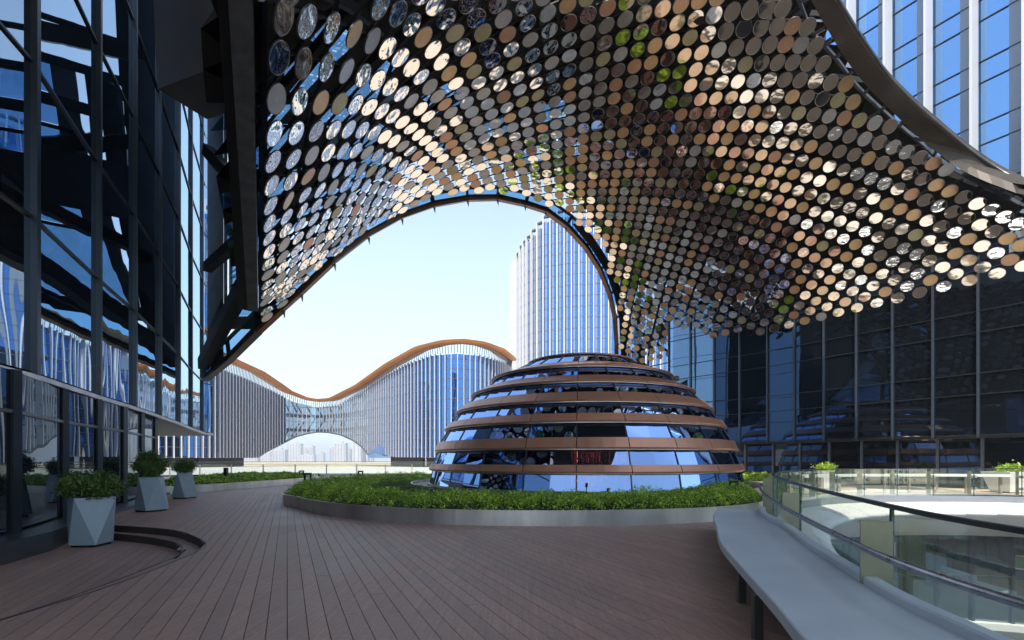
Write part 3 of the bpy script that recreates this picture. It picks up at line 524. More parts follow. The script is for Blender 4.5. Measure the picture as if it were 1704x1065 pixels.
AV=[];AF=[];AM=[];AU=[]
for k in range(len(Q)):
    n=Vector(HN[k])+Vector(rng.normal(0,.035,3)); n.normalize()
    R=n.to_track_quat('Z','Y').to_matrix() @ Matrix.Rotation(rng.uniform(0,6.28),3,'Z')
    if k in big:
        o=bpy.data.objects.new('disc',dmesh[types[k]]); link(o,CAN); o.rotation_euler=R.to_euler(); o.location=Vector(Q[k])-CAN.location
    else:
        base=len(AV)*len(dV); AV.append(dV@np.array(R).T+Q[k]); AF+=[tuple(i+base for i in f) for f in dF]; AM+=[types[k] if m==0 else 6 for m in dMI]; AU.append(dUV)
obj('smaller_discs',np.concatenate(AV),AF,DM,CAN,kind='stuff',uv=np.concatenate(AU),mi=AM)
# lattice rods behind the discs
idx={(int(a),int(b)):k for k,(a,b) in enumerate(IJ)}
fr=MB()
def rod(a,b,w,m=0):
    fr.bar(a,b,w,m=m)
for (i,j),k in idx.items():
    for di,dj in ((1,0),(0,1)):
        m_=idx.get((i+di,j+dj))
        if m_ is None: continue
        A=Q[k]-Nn[k]*.22;B=Q[m_]-Nn[m_]*.22
        rod(A,B,.05)
    rod(Q[k]-Nn[k]*.03,Q[k]-Nn[k]*.24,.05)
fr.obj('hanger_lattice',M['steel'],CAN,kind='stuff')
# deeper main truss: every 4th lattice line, heavier, 1.3 m behind
def can_pt(i,j,off):
    p=lat_px([(i,j)]); return surf_px(p)[0]-surf_n(p)[0]*off, p[0]
tr=MB()
big_poly=[(446,-22),(446,545),(520,455),(560,421),(615,377),(670,345),(720,326),(780,316),(830,315),(880,324),(925,345),(965,378),(1005,440),(1026,530),(1030,625),(1110,612),(1300,562),(1704,462),(1790,440),(1790,350),(1650,318),(1520,225),(1430,150),(1370,50),(1335,-22)]
def fam(rng1,rng2,swap,step,w,off):
    for a in range(*rng1,step):
        prev=None
        for b in np.arange(rng2[0],rng2[1],1.0):
            i,j=(a,b) if not swap else (b,a)
            P_,px=can_pt(i,j,off)
            if inside(px,big_poly):
                if prev is not None and np.linalg.norm(P_-prev)<2.5: tr.bar(prev,P_,w,w*1.4)
                prev=P_
            else: prev=None
fam((-40,28),(-26,26),False,3,.16,1.0); fam((-26,26),(-40,28),True,3,.16,1.15)
for a in range(-60,60,4):   # diagonals
    prev=None
    for b in np.arange(-40,28,1.0):
        P_,px=can_pt(b,a-b*.9,.6)
        if inside(px,big_poly):
            if prev is not None and np.linalg.norm(P_-prev)<3: tr.bar(prev,P_,.09)
            prev=P_
        else: prev=None
tr.obj('truss_members',M['steel'],CAN,kind='stuff')
# dark roof shell above; open cells on the left and near the leg where sky shows
ROX=[1352,1378,1411,1447,1480,1523,1570,1625,1681,1760];ROY=[-90,-30,30,85,130,174,215,260,296,335]
def proj(P_): return CX+F*P_[0]/P_[1],CY-F*(P_[2]-ZC)/P_[1]
shell_dom=[(420,-70),(420,560),(520,455),(560,421),(615,377),(670,345),(720,326),(780,316),(830,315),(880,324),(925,345),(965,378),(1005,440),(1026,530),(1030,625),(1110,612),(1300,562),(1704,462),(1790,440),(1790,350),(1650,318),(1520,225),(1430,150),(1370,50),(1330,-70)]
shell_poly=[(1000,-400),(1000,640),(1100,598),(1150,570),(1290,548),(1400,518),(1500,492),(1600,468),(1712,440),(1900,395),(1790,340),(1650,308),(1520,215),(1430,140),(1370,45),(1330,-70),(1330,-400)]
sh=MB(); rg=MB(); vid={};SV=[]
def sv(i,j):
    if (i,j) not in vid:
        P_,px=can_pt(i,j,1.75); vid[(i,j)]=(P_,px)
    return vid[(i,j)]
random.seed(11)
for i in range(-44,34,1):
    for j in range(-30,30,1):
        c=[sv(i,j),sv(i+1,j),sv(i+1,j+1),sv(i,j+1)]
        pc=(c[0][1]+c[2][1])/2
        if not inside(pc,shell_dom): continue
        if pc[0]<560 and not all(inside(q[1],shell_dom) for q in c): continue
        if pc[0]>1290 and any(proj(q[0])[1]<float(np.interp(proj(q[0])[0],ROX,ROY))+10 for q in c): continue
        if pc[0]>1035 and not all(inside(q[1],shell_poly) for q in c): continue
        x,y=pc; hole=False
        if x<700 and 155<y<420: hole=((i//2+j//2*3)%5 in (0,1)) or ((i//3+j//2)%4==0)
        elif x<960 and 215<y<340: hole=((i//2*2+j//2)%4==0)
        elif x<620 and y>=420: hole=((i//2+j)%3==0)
        elif 1030<x<1150 and y>490: hole=((i+j//2)%3!=0)
        elif 1150<=x<1260 and 460<y<560: hole=((i//2+j//2)%3==0)
        if max(np.linalg.norm(c[a][0]-c[b][0]) for a,b in ((0,1),(1,2),(2,3),(3,0)))>4: continue
        (rg if hole else sh).add([q[0] for q in c],[(0,1,2,3)])
sh.obj('roof_shell',M['shell'],CAN); rg.obj('roof_glazing',M['gl_strip'],CAN,kind='stuff')
# unseen slab added over and behind the viewpoint to shade the near deck
rp=[(-12,-15),(10.5,-15),(11.5,-6),(11.8,3),(11.6,12),(6,15),(-2,13),(-9,10),(-16,8)]
prism(rp,20.8,21.4,M['shell'],'rear_shade_slab',CAN)
# arch rim with edge glazing
ARCH=[(342,632,30),(382,600,26.5),(430,552,22.6)]+[(x,y,None) for x,y in [(470,515),(500,488),(555,436),(612,392),(668,361),(722,342),(778,332),(828,331),(874,341),(908,352),(942,377),(974,412),(998,450),(1014,490),(1023,530),(1026,575),(1026,640)]]
def arch3(off=0):
    out=[]
    for k,(x,y,d) in enumerate(ARCH):
        if d is None: d=float(dep([(x,y)])[0])
        out.append(P3(x,y,d))
    return out
A3=arch3()
def inner(x,y):
    cx,cy=790,640
    v=Vector((x-cx,y-cy)).normalized(); return x+v.x*20,y+v.y*20
mb=MB()
IN3=[]
for k,((x,y,d),p) in enumerate(zip(ARCH,A3)):
    if d is None: d=float(dep([(x,y)])[0])
    X,Y=(x-4,y-34) if k<3 else inner(x,y)
    IN3.append(P3(X,Y,d+.15))
for a,b in zip(A3,A3[1:]):
    q=MB(); q.bar(a,b,.34,.16); q.obj('rim_beam',M['bronze'],CAN)
    q=MB(); u=Vector((0,0,.17)); q.bar(a+u,b+u,.42,.10); q.obj('rim_cap',M['steel'],CAN)
for a,b,c,d in zip(A3,A3[1:],IN3[1:],IN3):
    if a.x>8.3: continue
    obj('edge_glass_pane',[a,b,c,d],[(0,1,2,3)],M['gl_strip'],CAN)
for a,c in zip(A3,IN3):
    q=MB(); q.bar(a,c,.14,.2); q.obj('rim_strut',M['steel'],CAN)
for a,b in zip(IN3,IN3[1:]):
    q=MB(); q.bar(a,b,.12,.18); q.obj('inner_rim_beam',M['steel'],CAN)
for p in A3[3:14]:
    q=MB(); a=p+Vector((0,.1,-.05)); q.add([a+Vector((-.06,0,0)),a+Vector((.07,0,0)),a+Vector((.05,0,-.34)),a+Vector((-.06,.05,0)),a+Vector((.07,.05,0)),a+Vector((.05,.05,-.34))],[(0,1,2),(5,4,3),(0,3,4,1),(1,4,5,2),(2,5,3,0)]); q.obj('rim_bracket',M['sill'],CAN)
# dark deep edge of the right leg
q=MB()
legp=[(952,372),(985,415),(1008,452),(1022,492),(1030,530),(1033,580),(1035,640)]
L1=[P3(x,y,float(dep([(x,min(y,600))])[0])+.3) for x,y in legp]; L2=[p+Vector((.75,.6,.25)) for p in L1]
for a,b,c,d in zip(L1,L1[1:],L2[1:],L2): q.add([a,b,c,d],[(0,1,2,3)])
q.obj('leg_edge_plate',M['shell'],CAN)
# oculus ring beam (upper right)
def pxc(P_,n=5): return catmull(P_,False,n)
RO=pxc([(1352,-90),(1378,-30),(1411,30),(1447,85),(1480,130),(1523,174),(1570,215),(1625,260),(1681,296),(1760,335)])
RI=pxc([(1300,-90),(1330,-35),(1352,4),(1381,56),(1414,108),(1447,148),(1493,194),(1546,243),(1612,289),(1704,326)])
RR=pxc([(1290,-90),(1318,-30),(1349,49),(1372,76),(1395,102),(1424,141),(1460,176),(1497,209),(1529,235),(1575,274),(1648,314),(1720,352)])
M['ringbeam']=mat('oculus_beam_paint',(.040,.032,.025),.5,.1,var=.4,vs=1.5)
def dsm(p): return float(dep([(min(p[0],1690),p[1])])[0])
q=MB();V=[]
for o,i_ in zip(RO,RI):
    d=dsm(i_)-.6; a=P3(*o,d-.2); b=P3(*i_,d+.25); up=Vector((.1,.25,.55)); m1=a.lerp(b,.3)-Vector((0,0,.06))
    V+=[a,a-Vector((.0,.0,.10)),m1,b,b+up,a+up]
K=6;Fc=[]
for k in range(len(RO)-1):
    for j in range(K): Fc.append((k*K+j,k*K+(j+1)%K,(k+1)*K+(j+1)%K,(k+1)*K+j))
obj('oculus_ring_beam',V,Fc,M['ringbeam'],CAN)
q=MB(); q.tube([P3(*o,dsm(i_)-.85)+Vector((0.03,0,.07)) for o,i_ in zip(RO,RI)],.045,6); q.obj('ring_beam_lip',M['mullb'],CAN)
R3=[P3(*p,dsm(p)+.35) for p in RR]
q=MB()
for a,b in zip(R3,R3[1:]): q.bar(a,b,.10,.13)
q.obj('inner_ring_rail',M['steelg'],CAN)
for k in range(3,len(RR)-1,4):
    q=MB(); t_=min(RI,key=lambda u:(u[0]-RR[k][0]-18)**2+(u[1]-RR[k][1]+12)**2); q.bar(R3[k],P3(*t_,dsm(t_)),.09,.12); q.obj('ring_strut',M['steelg'],CAN)
# big steel members on the left
q=MB(); q.bar(P3(399,-60,7.6),P3(421,512,19.0),.24,.36,up=(1,0,0)); q.obj('edge_girder',M['steelg'],CAN)
q=MB(); q.bar(P3(388,-60,7.9),P3(409,512,19.4),.22,.5,up=(1,0,0)); q.obj('edge_girder_web',M['steel'],CAN)
def slab(pts,dep_,mt,name):
    n=len(pts); V=[Vector(p) for p in pts]+[Vector(p)+Vector(dep_) for p in pts]
    Fc=[tuple(range(n))[::-1],tuple(range(n,2*n))]+[(i,(i+1)%n,(i+1)%n+n,i+n) for i in range(n)]
    return obj(name,V,Fc,mt,CAN)
slab([P3(262,148,12.6),P3(396,97,11.0),P3(396,-120,11.0),P3(250,-120,12.6)],(.4,1.4,.2),M['ringbeam'],'box_girder')
for (x0,y0,d0,x1,y1,d1,w) in [(420,448,20,338,606,29,.55),(345,250,25,430,345,20,.45),(430,160,19,345,120,25,.5),(345,445,26,430,372,20,.4),(438,-40,9,560,40,13,.12),(432,150,11,520,60,13,.12)]:
    q=MB(); q.bar(P3(x0,y0,d0),P3(x1,y1,d1),w,w*1.2); q.obj('diagonal_brace',M['steel'],CAN)
EW=thing('end_wall_frame','black steel frame with glazed openings between left facade and canopy edge','steel frame',P3(390,600,22))
def ewd(x,y,off=0):
    d0=float(dep([(442,max(y,-25))])[0])+.6; d0=max(d0,7.5)
    return d0+(29.5-d0)*(442-x)/97.+off
def ew(x0,x1,y0,y1,m=M['steel'],name='frame_panel',off=0.,th=.3):
    n=max(1,int((y1-y0)/60)); V=[]
    for k in range(n+1):
        y=y1+(y0-y1)*k/n
        for x,dd in ((x0,0),(x1,0),(x1,th),(x0,th)): V.append(P3(x,y,ewd(x,y,off)+dd))
    Fc=[(3,2,1,0),tuple(range(4*n,4*n+4))]
    for k in range(n):
        for j in range(4): Fc.append((4*k+j,4*k+(j+1)%4,4*k+4+(j+1)%4,4*k+4+j))
    obj(name,V,Fc,m,EW)
ew(345,372,-60,612); ew(345,352,-900,-60.3,name='window_post'); ew(430.2,445,-900,542)
for y0,y1 in ((-95,-60),(20,34),(112,122),(170,185),(228,246),(273,279),(306,391),(418,423),(526,548)): ew(372.3,430,y0,y1)
for y0,y1 in ((-900,-860),(-700,-670),(-520,-500),(-380,-355),(-230,-205),(-120,-95)): ew(372.3,430,y0,y1)
ew(398,404,-700,-60,name='window_post')
ew(381,387,185.3,525.7,M['mullb'],'window_post',off=-.12,th=.1)
ew(372.3,378.5,185.3,525.7,M['steel'],'window_jamb',off=-.1,th=.15)
for y0,y1 in ((185.4,227.6),(246.4,272.6),(279.4,305.6),(391.4,417.6),(423.4,525.6)): ew(387,430,y0,y1,M['gl_pale'],'window_pane',off=.1,th=.03)
# ---------------------------------------------------------------- right building / finned tower
RB=thing('dark_glass_tower','dark glazed building on the right whose finned tower rises above the canopy','building',(23,31,0))
u_=Vector((11,-17,0)).normalized(); W1=Vector((19.25,36.4,0)); step=1.952
main=[W1+u_*step*k for k in range(0,13)]; side=[Vector((13.9,42.8,0)).lerp(W1,k/4) for k in range(0,5)]
wall=side[:-1]+main
wn=Vector((u_.y,-u_.x,0))   # faces the plaza
if wn.dot(Vector((-1,-1,0)))<0: wn=-wn
def two(v): return (v.x,v.y)
zz=[2.96]
for k in range(16): zz+= [5.2+3.4*k,6.36+3.4*k]
zz=[z for z in zz if z<56]
for a,b in zip(wall,wall[1:]):
    for z0,z1 in zip(zz,zz[1:]):
        if z0>18 and (b.x<20.4): continue
        q=pane_quad(two(b),two(a),z0+.03,z1-.03); q2=pane_quad(two(b),two(a),z0+.03,z1-.03,out=.05)
        # orient the pane towards the plaza
        A=Vector(q[0]);B=Vector(q[1]); nn=(B-A).cross(Vector((0,0,1)))
        obj('glass_pane',q+q2,[(0,1,2,3),(5,4,7,6),(0,3,7,4),(1,5,6,2),(3,2,6,7),(0,4,5,1)],M['gl_side'] if b.x<17.6 else M['gl_right'] if z0<15 else M['gl_tower'],RB)
    # recessed ground storey panes
    q=[Vector((*two(p),0))-wn*.8 for p in (a,b)]
    obj('shopfront_pane',[(*two(q[0]),0),(*two(q[1]),0),(*two(q[1]),2.85),(*two(q[0]),2.85)],[(0,1,2,3)],M['gl_low'],RB)
tm=MB()
for z in zz:
    for a,b in zip(wall,wall[1:]):
        if z>18 and b.x<20.4: continue
        tm.bar(Vector((*two(a),z))+wn*.03,Vector((*two(b),z))+wn*.03,.055,.05)
tm.obj('transoms',M['mull'],RB,kind='stuff')
for k,p in enumerate(wall):
    top=56 if p.x>20.4 else 18
    q=MB(); c=p+wn*.10; q.bar(Vector((c.x,c.y,2.82)),Vector((c.x,c.y,top)),.08,.16,up=wn); q.obj('mullion',M['mullr'],RB)
    q=MB(); c=p-wn*.72; q.bar(Vector((c.x,c.y,0)),Vector((c.x,c.y,2.8)),.12,.15,up=wn); q.obj('ground_floor_post',M['mullb'],RB)
bk=[two(p-wn*.12) for p in wall]+[(50,15),(45,52)]
prism(bk,2.82,2.94,M['plinth'],'soffit',RB); 
prism([two(p-wn*.4) for p in wall if p.x>20.3]+[(48,15),(42,45)],2.96,55.8,M['interior'],'tower_core',RB)
prism([two(p-wn*.4) for p in wall if p.x<22]+[(34,44),(26,52)],2.96,17.8,M['interior'],'wing_core',RB)
prism([two(p-wn*1.3) for p in wall]+[(48,16),(36,50)],0,2.8,M['interior'],'ground_floor_core',RB)
# fins: bottoms follow a slanted cut
for k,p in enumerate(main):
    if k<1: continue
    px=CX+F*p.x/p.y
    yb=np.interp(px,[1380,1441,1477,1523,1573,1624,1684,1760],[-30,75,126,171,215,260,300,340])
    z0=ZC+(CY-yb)/F*p.y
    if z0>54: continue
    q=MB(); a=p+wn*.22; b=p+wn*1.35; t=u_*.05
    q.hexa([a-t+Vector((0,0,z0)),a+t+Vector((0,0,z0)),b+t+Vector((0,0,z0)),b-t+Vector((0,0,z0))],[a-t+Vector((0,0,56)),a+t+Vector((0,0,56)),b+t+Vector((0,0,56)),b-t+Vector((0,0,56))])
    q.obj('fin',M['whitefin'],RB)
    q=MB(); c0=p-u_*.42; q.bar(Vector((c0.x,c0.y,z0-3))+wn*.02,Vector((c0.x,c0.y,56))+wn*.02,.66,.03,up=wn); q.obj('spandrel_strip',M['greyfin'],RB)
# ---------------------------------------------------------------- distant tower
DT=thing('distant_finned_tower','tall pale tower with close white vertical fins standing behind the dome','building',(20,190,0))
plan=[(853,214),(862,203),(880,195),(905,190),(960,186),(1030,184),(1110,184)]
pl3=resample([((x-CX)/F*d,d) for x,d in plan],2.75)
ytop=lambda x: float(np.interp(x,[853,866,880,893,905,925,1100],[445,412,392,375,360,352,345]))
gp=MB()
for a,b in zip(pl3,pl3[1:]):
    pa=CX+F*a[0]/a[1]; zt=ZC+(CY-ytop(pa))/F*a[1]
    pane(DT,a,b,0,zt-2.5,M['gl_blue'],th=.3)
    d=nrm((b[0]-a[0],b[1]-a[1],0)); n=Vector((d.y,-d.x,0)); c=Vector((*a,0))
    q=MB(); t=d*.17
    q.hexa([c-t,c-t+n*1.2,c+t+n*1.2,c+t],[c-t+Vector((0,0,zt)),c-t+n*1.2+Vector((0,0,zt)),c+t+n*1.2+Vector((0,0,zt)),c+t+Vector((0,0,zt))]); q.obj('fin',M['whitefin'],DT)
    q=MB(); c2=c.lerp(Vector((*b,0)),.36)+n*.1; q.bar(c2,c2+Vector((0,0,zt-2.2)),.62,.12,up=n); q.obj('spandrel_strip',M['greyfin'],DT)
    gp.bar(Vector((*a,zt-.3)),Vector((*b,zt-.3))+Vector((0,0,0)),1.6,.5)
    for z in np.arange(6,zt-3,4.2): gp.bar(Vector((*a,z))+n*.1,Vector((*b,z))+n*.1,.2,.16)
gp.obj('transoms',M['mullb'],DT,kind='stuff')
prism([(x,y+.6) for x,y in pl3]+[(60,230),(5,235)],0,88,M['interior'],'tower_core',DT)
# ---------------------------------------------------------------- wave-roofed building
WB=thing('wave_roofed_building','long curved finned building with a sweeping orange rim and an arch under its low middle','building',(-35,115,0))
wpl=[(150,90),(262,97),(345,104),(385,112),(440,127),(480,137),(530,142),(575,136),(612,126),(655,115),(700,107),(750,103),(795,105),(828,111),(845,120),(850,132)]
wp=resample(catmull([((x-CX)/F*d,d) for x,d in wpl],False,8),1.28)
TI=lambda x: float(np.interp(x,[150,262,345,392,430,480,510,530,555,600,650,700,740,770,800,830,850],[556,560,577,600,617,650,661,664,662,640,605,577,567,565,569,580,596]))
FI=lambda x: float(np.interp(x,[150,262,345,400,440,490,530,565,600,640,680,720,760,800,830,850],[590,596,606,627,645,668,677,673,652,625,604,590,587,591,600,612]))
BI=lambda x: float(np.interp(x,[150,425,440,460,490,510,530,550,570,590,605,615,625,640,660,850],[762,762,752,742,727,722,719,720,724,733,744,757,752,757,761,762]))
def zpx(y,d): return ZC+(CY-y)/F*d
rimV=[];tb=MB();st=MB();slabs=MB()
for a,b in zip(wp,wp[1:]):
    xa=CX+F*a[0]/a[1]; xb=CX+F*b[0]/b[1]
    d=nrm((b[0]-a[0],b[1]-a[1],0)); n=Vector((d.y,-d.x,0)); c=Vector((*a,0))
    z0=zpx(BI(xa),a[1]); z1=zpx(FI(xa),a[1]); z0b=zpx(BI(xb),b[1]); z1b=zpx(FI(xb),b[1])
    mid=470<xa<612
    q=MB(); q.add([(*a,z0+.1),(*b,z0b+.1),(*b,z1b-.2),(*a,z1-.2)],[(0,1,2,3)]); q.obj('glass_bay',M['gl_bridge' if mid else 'gl_blue'] if 'gl_bridge' in M else M.setdefault('gl_bridge',glass_mirror('bridge_glass',(.4,.6,.9),.3,body=(.02,.03,.04),through=.7,fres=.4,tcol=(.6,.7,.8))) if mid else M['gl_wave'],WB)
    q=MB(); t=d*(.06 if mid else .085 if xa>480 else .12); dp=.3 if mid else (.36 if xa>480 else .6)
    q.hexa([c-t+Vector((0,0,z0)),c-t+n*dp+Vector((0,0,z0)),c+t+n*dp+Vector((0,0,z0)),c+t+Vector((0,0,z0))],[c-t+Vector((0,0,z1)),c-t+n*dp+Vector((0,0,z1)),c+t+n*dp+Vector((0,0,z1)),c+t+Vector((0,0,z1))]); e=c+n*(dp+.03); q.hexa([e-t*.75-n*.03+Vector((0,0,z0)),e-t*.75+n*.03+Vector((0,0,z0)),e+t*.75+n*.03+Vector((0,0,z0)),e+t*.75-n*.03+Vector((0,0,z0))],[e-t*.75-n*.03+Vector((0,0,z1)),e-t*.75+n*.03+Vector((0,0,z1)),e+t*.75+n*.03+Vector((0,0,z1)),e+t*.75-n*.03+Vector((0,0,z1))],1); q.obj('fin',[M['greyfin'] if xa<480 else M['palefin'],M['whitefin']],WB)  # white front strips paint sunlit edges; left fins greyer for their shaded sides
    for z in np.arange(math.ceil(max(z0,z0b)/2.1)*2.1,min(z1,z1b)-.3,2.1): tb.bar(Vector((*a,z))+n*.06,Vector((*b,z))+n*.06,.1,.12)
    # open strut gallery under the rim
    za,zb=zpx(TI(xa),a[1]),zpx(TI(xb),b[1])
    for t_ in (0,.5):
        p=c.lerp(Vector((*b,0)),t_); st.bar(p+n*.1+Vector((0,0,z1-.1)),p+n*.4+Vector((0,0,(za*(1-t_)+zb*t_)-.8)),.12)
    if 425<xa<640: st.bar(Vector((*a,z0))+n*.3,Vector((*b,z0b))+n*.3,.5,.35)
    if mid:
        for z in np.arange(6,22,4.2):
            if z0+.5<z<z1-.8: slabs.bar(Vector((*a,z))-n*3,Vector((*b,z))-n*3,5.5,.45)
        if int(xa/9)%2==0: slabs.bar(Vector((*a,z0+.3))-n*.9,Vector((*b,0))-n*.9+d*1.0+Vector((0,0,z0+4.2)),.3); slabs.bar(Vector((*a,z1-.4))-n*.9,Vector((*b,0))-n*.9+d*1.2+Vector((0,0,z1-4.5)),.3)
tb.obj('transoms',M['mullb'],WB,kind='stuff'); st.obj('gallery_struts',M['mullb'],WB,kind='stuff'); slabs.obj('bridge_floors',M['slab'],WB)
rv=[];K=6
nn=normals2(wp)
for (x,y),(nx,ny) in zip(wp,nn):
    z=zpx(TI(CX+F*x/y),y)
    for o,dz in ((-1.6,-.2),(-1.4,-.72),(0.4,-.88),(2.2,-.4),(2.2,.0),(-.6,.0)): rv.append((x+nx*o,y+ny*o,z+dz))
rf=[]
for i in range(len(wp)-1):
    for k in range(K): rf.append((i*K+k,i*K+(k+1)%K,(i+1)*K+(k+1)%K,(i+1)*K+k))
rf+=[tuple(range(K))[::-1],tuple(range((len(wp)-1)*K,len(wp)*K))]
obj('roof_rim',rv,rf,M['orange'],WB)
def wcore(x0,x1,zc):
    s=[p for p in wp if x0<CX+F*p[0]/p[1]<x1]; o=offset(s,1.0); prism(o+[(x,y+8) for x,y in s[::-1]],0,zc,M['interior'],'building_core',WB)
wcore(100,330,19);wcore(330,378,15.5);wcore(640,700,16);wcore(700,853,21)
q=MB(); q.add([P3(612,757,118),P3(630,740,118),P3(648,751,118),P3(655,762,118),P3(612,762,118)],[(0,1,2,3,4)]); q.obj('entrance_glass_wedge',M['gl_dome'],WB)
# ---------------------------------------------------------------- city beyond the arch
CITY=[(452,474,748,1100,1),(477,500,738,1300,0),(502,512,748,1500,1),(513,521,742,1500,0),(498,522,757,1250,0),(548,556,746,1500,1),(556,575,737,1200,0),(575,583,747,1350,1),(586,600,729,1150,0),(598,612,727,1180,0),(553,560,750,1700,1),(613,620,750,1500,1),(528,538,753,1600,0),(600,607,735,1700,1),(430,450,752,1400,0),(398,428,750,1300,1)]
cl=['pale high rise partly behind the left foot of the wave roofed building','broad pale high rise just inside the left foot of the arch','slender pale high rise second from the left under the arch','thin grey high rise with taller top left of the centre group','low wide pale block in front of the left high rises','narrow pale high rise touching the tallest twin block on its left','wide white high rise, left of the tallest pair in the middle of the arch','narrow grey high rise closing the gap right of the wide white one','tall white high rise left of the tallest one under the arch','tallest pale high rise under the arch','short distant block behind the wide white high rise','grey high rise at the right foot of the arch','low grey block in the gap left of the wide white high rise','slim distant high rise peeping between the two tallest','faint grey high rise seen left of the arch beneath the building','broad faint block farthest left beneath the wave roofed building']
for k,(x0,x1,y,d,t) in enumerate(CITY):
    a=(x0-CX)/F*d;b=(x1-CX)/F*d;z=ZC+(CY-y)/F*d
    T=thing('apartment_tower',cl[k],'high rise',((a+b)/2,d,-12),'hazy high rises seen under the arch')
    w=b-a; q=MB(); q.box(a,b,d,d+18,-12,z); q.obj('wall',M['city1'] if t==0 else M['city2'],T)
    q=MB(); q.box(a+w*.3,a+w*.7,d+4,d+12,z+.02,z+3.5); q.obj('roof_housing',M['city2'],T)
    q=MB()
    ncol=max(2,int(w/7))
    for zz_ in np.arange(-6,z-3,3.2):
        for c_ in range(ncol):
            xx=a+w*(c_+.5)/ncol; q.box(xx-1.3,xx+1.3,d-.12,d+.1,zz_,zz_+1.7)
    q.obj('windows',M['citywin'],T,kind='stuff')
# ---------------------------------------------------------------- dome pavilion
DC0=(3.8,27.0); DM_=thing('ringed_dome_pavilion','copper ringed glass dome like a beehive standing in the planted bed','pavilion',(3.8,27,.3))
bands=[(8.3,1.07,1.40,.10),(8.0,2.04,2.50,.16),(7.5,3.15,3.52,.24),(6.9,4.06,4.50,.42),(6.05,5.02,5.40,.62),(4.95,5.92,6.28,.85),(2.9,6.88,7.04,.5)]
NSEG=24; PH=math.radians(6)
def cyl(r,t,z): return (DC0[0]+r*math.cos(t),DC0[1]+r*math.sin(t),z)
def ringpart(name,prof,t0,t1,m,sub=4,gap=.003,smooth=False):
    V=[];Fc=[];K=len(prof); ts=np.linspace(t0+gap,t1-gap,sub+1)
    for t in ts: V+=[cyl(r,t,z) for r,z in prof]
    for i in range(sub):
        for k in range(K): Fc.append((i*K+k,(i+1)*K+k,(i+1)*K+(k+1)%K,i*K+(k+1)%K))
    Fc+=[tuple(range(K)),tuple(range(sub*K,(sub+1)*K))[::-1]]
    return obj(name,V,Fc,m,DM_)
ts=[PH+2*math.pi*k/NSEG for k in range(NSEG+1)]
prev_top=(8.26,.34)
for bi,(r,z0,z1,sl_) in enumerate(bands):
    ins=(.20,.20,.22,.24,.26,.28,.2)[bi]
    # glass below this band
    rb,zb=prev_top; rt=r-ins
    for t0,t1 in zip(ts,ts[1:]):
        if bi<6 or True:
            ringpart('dome_glass_pane',[(rb,zb),(rb-.03,zb),(rt-.03,z0+.06),(rt,z0+.06)],t0,t1,M['gl_dome'],sub=2,gap=.004)
        ringpart('cladding_panel',[(r,z0),(r+.02,z0+.06),(r-sl_,z1),(r-sl_-.06,z1-.03),(r-.12,z0-.01)],t0,t1,M['copper'],sub=4,gap=.0022)
    V=[];
    for t in ts[:-1]:
        q=MB(); a=Vector(cyl(rb+.0,t,zb));b=Vector(cyl(rt+.0,t,z0+.05)); q.bar(a,b,.05,.07,up=Vector((math.cos(t),math.sin(t),0))); q.obj('glazing_bar',M['mull'],DM_)
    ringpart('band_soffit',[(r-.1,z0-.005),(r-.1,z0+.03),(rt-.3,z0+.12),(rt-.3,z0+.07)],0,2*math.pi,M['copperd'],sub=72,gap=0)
    ringpart('soffit_trim',[(r-.12,z0-.04),(r-.08,z0-.04),(r-.08,z0-.008),(r-.12,z0-.008)],0,2*math.pi,M['stainless'],sub=72,gap=0)
    prev_top=(r-sl_-.12,z1-.01)
    if bi<6: ringpart('floor_ring',[(r-sl_-.02,z1-.05),(r-sl_-.02,z1-.012),(r-2.2,z1-.012),(r-2.2,z1-.05)],0,2*math.pi,M['interior'],sub=48,gap=0)
V=[cyl(2.3,t,6.98) for t in np.linspace(0,2*math.pi,48,endpoint=False)]
ringpart('top_skylight',[(2.42,7.02),(2.42,7.06),(.02,7.2),(.02,7.1)],0,2*math.pi,M['gl_dome'],sub=48,gap=0)
ringpart('base_ring',[(8.05,.1),(8.4,.1),(8.4,.36),(8.05,.36)],0,2*math.pi,M['copper'],sub=96,gap=0)
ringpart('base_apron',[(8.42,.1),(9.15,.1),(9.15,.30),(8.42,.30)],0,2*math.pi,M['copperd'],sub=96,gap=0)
ringpart('apron_kerb',[(9.17,.1),(9.27,.1),(9.27,.41),(9.17,.41)],0,2*math.pi,M['stainless'],sub=96,gap=0)
ringpart('inner_core',[(3.2,.3),(3.2,6.6),(3.1,6.6),(3.1,.3)],0,2*math.pi,M['interior'],sub=32,gap=0)
ringpart('inner_floor',[(7.9,.32),(7.9,.36),(.1,.36),(.1,.32)],0,2*math.pi,M['slab'],sub=32,gap=0)
q=MB()
for s in range(26):
    t=math.radians(-90)+random.gauss(-.06,.10); r=7.45+random.uniform(-.2,.2)
    for k in range(random.randint(5,13)):
        z=random.choice([random.uniform(.5,1.0),random.uniform(1.45,1.95),random.uniform(.5,1.9)]); c=cyl(r,t,z); w=.014
        q.box(c[0]-w,c[0]+w,c[1]-w,c[1]+w,z,z+random.uniform(.03,.12))
q.obj('red_light_strands',led,DM_,kind='stuff')
for (t0,t1,z0,z1,rr) in [(-112,-95,2.6,3.1,6.9),(-126,-100,2.55,3.1,6.85),(-98,-82,4.6,5.0,5.35),(-104,-92,3.6,4.0,6.2),(-80,-62,2.6,3.1,6.9),(-78,-55,1.5,2.0,7.3)]:
    a,b=math.radians(t0),math.radians(t1); V=[];Fc=[];n=40
    for k in range(n+1):
        t=a+(b-a)*k/n; r=rr+.05*(k%2); V+=[cyl(r,t,z0),cyl(r,t,z1)]
    Fc=[(2*k,2*k+2,2*k+3,2*k+1) for k in range(n)]
    obj('curtain',V,Fc,M['curtain'],DM_)
